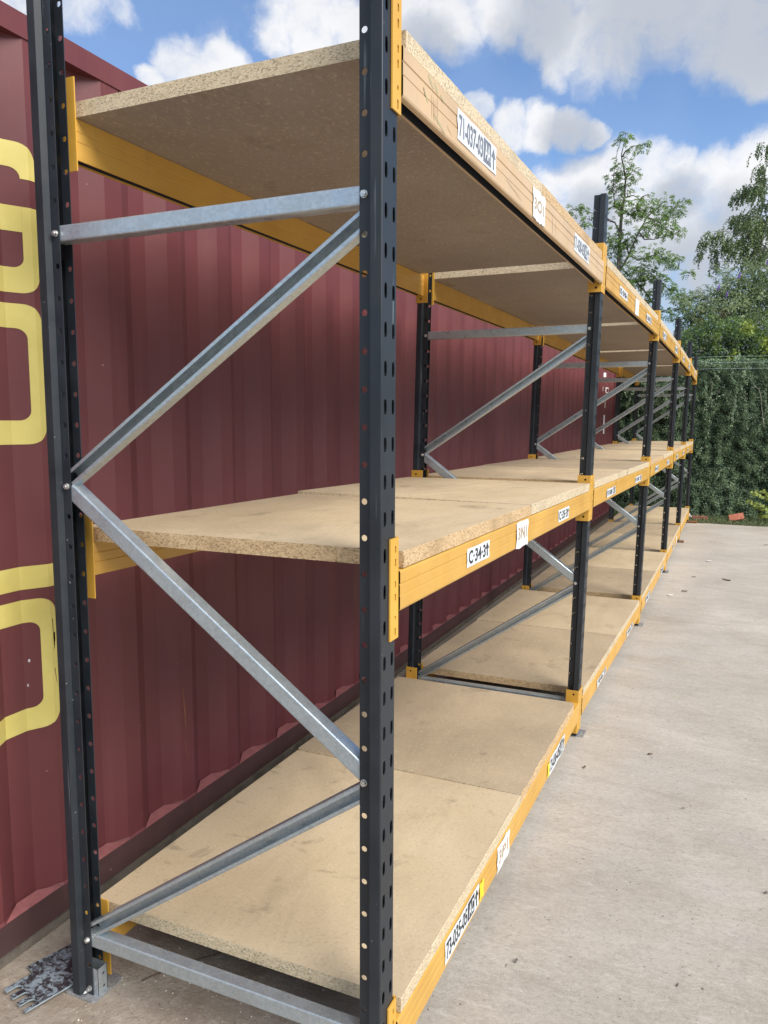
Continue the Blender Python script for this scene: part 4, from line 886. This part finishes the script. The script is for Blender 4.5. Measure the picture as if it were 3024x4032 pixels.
sd_ = blobleaves([(.05, 3.05, .16), (.25, 2.72, .15), (.62, 2.62, .13), (.10, 2.55, .14), (.95, 2.98, .16), (.42, 3.12, .13)], 12.8, .1, 15000, (.010, .022), (.006, .012), 0); leaves('seed_heads', *sd_[:5], sd_[5], BRN, sh2)

# sparse tree with fine leaflets, second stem of things beyond the hedge
STM=[[(-2.164, 2.407), (-2.179, 3.654), (-2.134, 4.879), (-2.145, 5.969), (-2.12, 6.506), (-2.074, 6.858), (-2.075, 7.272), (-2.154, 7.783), (-2.052, 8.209)], [(-2.176, 3.963), (-2.134, 4.879), (-2.08, 5.058), (-1.884, 5.405), (-1.667, 5.925), (-1.505, 6.266), (-1.226, 6.501), (-0.827, 6.518), (-0.665, 6.673)], [(-2.145, 5.969), (-2.276, 6.252), (-2.616, 6.436), (-2.802, 6.485), (-3.085, 6.605), (-3.305, 6.659)], [(-2.276, 6.252), (-2.707, 6.385), (-2.858, 6.309), (-2.992, 6.154)], [(-1.667, 5.925), (-1.511, 5.703), (-1.306, 5.685), (-0.908, 5.797), (-0.74, 5.84)], [(-1.884, 5.405), (-1.639, 5.236), (-1.291, 5.328), (-1.083, 5.193), (-0.73, 4.989), (-0.469, 4.852)], [(-2.134, 4.879), (-1.679, 4.757), (-1.271, 4.849), (-0.851, 4.493), (-0.674, 4.393), (-0.495, 4.205)], [(-1.505, 6.266), (-1.209, 6.119), (-0.998, 5.893)], [(-2.088, 6.83), (-2.0, 6.865), (-1.852, 6.863), (-1.7, 6.728), (-1.406, 6.667)], [(-2.138, 7.752), (-2.068, 7.86), (-1.895, 7.954), (-1.634, 7.977), (-1.573, 7.911)], [(-2.105, 7.276), (-1.96, 7.347), (-1.784, 7.355)], [(-2.12, 6.506), (-2.291, 6.643), (-2.364, 7.009), (-2.347, 7.364), (-2.247, 7.883), (-2.164, 8.049)], [(-2.138, 6.567), (-1.923, 6.396), (-1.748, 6.467), (-1.513, 6.443)], [(-1.679, 4.757), (-1.306, 4.281), (-0.973, 3.992)], [(-2.138, 5.788), (-2.283, 5.62), (-2.366, 5.414)], [(-1.884, 5.405), (-1.958, 5.772), (-1.906, 5.977)]]
T1C=[(-2.051, 8.179, 0.12), (-2.164, 8.049, 0.103), (-1.633, 7.948, 0.137), (-1.892, 7.866, 0.069), (-2.134, 7.633, 0.223), (-2.377, 7.368, 0.137), (-1.872, 7.366, 0.172), (-2.104, 7.246, 0.206), (-2.338, 7.126, 0.137), (-2.037, 7.046, 0.12), (-2.268, 6.85, 0.155), (-2.112, 6.684, 0.172), (-1.553, 6.712, 0.206), (-1.812, 6.593, 0.206), (-1.923, 6.396, 0.172), (-3.274, 6.655, 0.155), (-3.023, 6.629, 0.086), (-2.89, 6.342, 0.137), (-3.008, 6.156, 0.086), (-2.288, 6.583, 0.172), (-1.085, 6.574, 0.206), (-0.852, 6.433, 0.172), (-0.691, 6.633, 0.086), (-1.334, 6.337, 0.275), (-1.513, 6.443, 0.172), (-1.689, 6.461, 0.137), (-0.93, 6.296, 0.137), (-1.151, 6.113, 0.275), (-1.379, 6.017, 0.172), (-0.998, 5.893, 0.241), (-0.795, 5.816, 0.137), (-2.328, 6.016, 0.206), (-2.14, 5.849, 0.275), (-1.901, 5.857, 0.206), (-2.255, 5.678, 0.206), (-2.275, 5.407, 0.241), (-1.551, 5.944, 0.137), (-1.352, 5.392, 0.241), (-1.639, 5.236, 0.241), (-1.117, 5.314, 0.172), (-0.882, 5.207, 0.206), (-0.712, 5.223, 0.069), (-0.497, 4.869, 0.086), (-1.948, 5.531, 0.137), (-1.685, 4.909, 0.309), (-1.454, 5.012, 0.206), (-1.442, 4.741, 0.275), (-1.153, 4.811, 0.172), (-1.55, 4.477, 0.206), (-1.001, 4.652, 0.206), (-0.793, 4.49, 0.172), (-0.674, 4.393, 0.103), (-1.424, 4.288, 0.103), (-1.003, 4.024, 0.137), (-0.912, 3.929, 0.069), (-0.495, 4.205, 0.086), (-1.862, 4.861, 0.275), (-1.971, 4.564, 0.241), (-1.719, 4.245, 0.206), (-2.109, 5.03, 0.206)]
ty = lambda x, z: 19+.7*noise.noise(Vector((x*.8, 4, z*.8)))
TL = leafmat('pinnate_leaf', [(.10, .18, .045), (.16, .27, .065), (.23, .36, .09), (.34, .45, .14)], .45, .5)
tr = empty('slender_tree', (-2.17, 19, -.25), 'slender sparse tree with feathery green leaf clusters rising behind the rack uprights', 'tree')
s = MB()
for i, st in enumerate(STM):
    pp = []
    for (a, b), (c, d) in zip(st, st[1:]):
        for k in range(5): t = k/5; pp.append((a+(c-a)*t, b+(d-b)*t))
    pp.append(st[-1])
    if i == 0: pp = [(-2.17, -.25), (-2.15, .8), (-2.20, 1.6)]+pp
    r0 = (.070 if i == 0 else .034 if i == 1 else .020); n = len(pp)
    s.tube([(a+.02*noise.noise(Vector((a*5, b*5, i))), ty(a, b), b) for a, b in pp], [max(.0045, r0*(1-.93*k/(n-1))) for k in range(n)], 7, BARK)
allp = [(a, b) for st in STM for a, b in st]
for cx, cz, cr_ in T1C:
    a, b = min(allp, key=lambda q: (q[0]-cx)**2+(q[1]-cz)**2)
    for j in range(2):
        ex, ez = cx+rr.uniform(-.6, .6)*cr_, cz+rr.uniform(-.4, .6)*cr_; pts = [(a+(ex-a)*t+.05*sin(pi*t)*rr.uniform(-1, 1), ty(a, b)+(ty(cx, cz)-ty(a, b))*t, b+(ez-b)*t+.05*sin(pi*t)) for t in (0, .25, .5, .75, 1)]
        s.tube(pts, [.009, .008, .006, .005, .003], 4, BARK)
s.build('trunk', tr, origin=(-2.17, 19, -.25))
P, Dd, T = [], [], []
for cx, cz, cr_ in T1C:
    for j in range(int(170*cr_)):      # feathery fronds
        a = rr.uniform(0, 2*pi); q = cr_*rr.random()**.6; p = Vector((cx+q*cos(a), ty(cx, cz)+rr.uniform(-1, 1)*cr_, cz+q*sin(a)*.85)); d = Vector((cos(a)+rr.uniform(-.6, .6), rr.uniform(-.7, .7), sin(a)*.4-.25+rr.uniform(-.4, .3))).normalized(); tt = rr.uniform(.1, .75)
        sd2 = d.cross(Vector((rr.uniform(-.5, .5), rr.uniform(-1, 1), 1))).normalized()
        for k in range(7):
            p = p+d*.016; d = (d+Vector((0, 0, -.09))).normalized()
            for sg2 in (-1, 1): P.append(tuple(p)); Dd.append(tuple(sd2*sg2+d*.5+Vector((0, 0, -.2)))); T.append(tt+rr.uniform(-.12, .12))
n = len(P); leaves('foliage', P, np.stack([rnd(n, -.6, .6), -rnd(n, .1, 1), rnd(n, .1, 1)], 1), Dd, rnd(n, .040, .066), rnd(n, .014, .024), np.array(T), TL, tr)

# birch with hanging twigs
T2C=[(0.962, 6.654, 0.145), (0.916, 6.284, 0.131), (0.994, 6.087, 0.145), (0.825, 5.917, 0.145), (0.923, 5.764, 0.174), (0.578, 5.922, 0.131), (0.687, 5.981, 0.102), (0.467, 5.862, 0.058), (1.02, 5.611, 0.174), (0.854, 5.39, 0.203), (0.671, 5.433, 0.174), (0.494, 5.354, 0.116), (0.617, 5.173, 0.116), (0.996, 5.233, 0.174), (0.867, 5.15, 0.174), (0.965, 4.997, 0.203), (0.745, 4.896, 0.174), (0.516, 4.916, 0.145), (0.283, 4.961, 0.131), (0.096, 4.977, 0.116), (-0.015, 4.839, 0.116), (0.157, 4.702, 0.087), (0.407, 4.804, 0.145), (0.598, 4.666, 0.174), (0.868, 4.716, 0.232), (1.07, 4.699, 0.203), (0.766, 4.507, 0.174), (1.039, 4.461, 0.174), (-0.08, 4.721, 0.058), (0.165, 4.529, 0.058)]
for i in range(26): T2C.append((1.15+rr.uniform(0, 1.5), 4.1+rr.uniform(0, 3.4), rr.uniform(.14, .24)))
BL_ = leafmat('birch_leaf', [(.09, .145, .055), (.15, .22, .085), (.22, .30, .12), (.36, .38, .16)], .4, .45)
bi = empty('birch_tree', (1.75, 16.2, -.25), 'birch tree with drooping twigs of small leaves at the right edge', 'tree')
s = MB(); BW = simple('birch_bark', (.30, .28, .25), .8, var=.3, sc=8)
tk = [Vector((1.75+.05*sin(z), 16.2, z)) for z in [-.25+.55*i for i in range(14)]]; s.tube(tk, [.11*(1-.9*i/13) for i in range(14)], 9, BW)
P, Dd, T = [], [], []
for cx, cz, cr_ in T2C:
    zb = max(1.2, min(6.2, cz-.2-.75*abs(cx-1.75))); b = Vector((1.75, 16.2, zb)); e = Vector((cx, 16+rr.uniform(-.5, .5), cz+cr_*.6)); pts = []
    for t in range(9): u = t/8; p = b.lerp(e, u); p.z += .30*sin(pi*u)*abs(cx-1.75); pts.append(p)
    s.tube(pts, [.014*(1-.85*t/8) for t in range(9)], 4, BARK)
    for j in range(int(150*cr_)):
        p = Vector((cx+rr.gauss(0, .5)*cr_, e.y+rr.uniform(-1, 1)*cr_, cz+rr.uniform(-.2, 1)*cr_)); d = Vector((rr.uniform(-.6, .3), rr.uniform(-.3, .3), -.2)).normalized(); path = [p.copy()]
        for k in range(rr.randint(6, 13)):
            p = p+d*.024; d = (d+Vector((rr.uniform(-.08, .05), rr.uniform(-.05, .05), -.32))).normalized(); path.append(p.copy())
            for q in range(2): P.append(tuple(p+Vector((rr.uniform(-.012, .012), rr.uniform(-.012, .012), 0)))); Dd.append((rr.uniform(-1, 1), rr.uniform(-1, 1), -rr.uniform(.2, 1.2))); T.append(rr.uniform(0, .8)+(.4 if rr.random() < .06 else 0))
        if j % 2 == 0: s.tube(path[::2]+[path[-1]], .0016, 3, BARK)
s.build('trunk', bi, origin=(1.75, 16.2, -.25)); n = len(P); leaves('foliage', P, np.stack([rnd(n, -1, 1), -rnd(n, .1, 1), rnd(n, -.2, 1)], 1), Dd, rnd(n, .032, .050), rnd(n, .022, .034), np.array(T), BL_, bi)

# distant building
SL = simple('roof_slate', (.085, .095, .108), .7); WL = simple('render_wall', (.34, .33, .31), .9)
bd_ = empty('building', (2, 43, -.3), 'distant low building with a dark grey slate roof beyond the trees', 'building')
s = MB(); s.box((-2.3, 40.4, -.3), (7.8, 46.6, 4.6), WL); s.face([(-2.3, 40.4, 4.6), (-2.3, 46.6, 4.6), (-2.3, 43.5, 5.6)][::-1], WL); s.face([(7.8, 40.4, 4.6), (7.8, 46.6, 4.6), (7.8, 43.5, 5.6)], WL); s.build('wall', bd_)
s = MB(); s.prism([(40.0, 4.5), (43.5, 6.02), (47.0, 4.5), (47.0, 4.62), (43.5, 6.16), (40.0, 4.62)], lambda y, z: Vector((-2.5, y, z)), lambda y, z: Vector((8, y, z)), SL); s.build('roof', bd_)

S.render.engine = 'CYCLES'
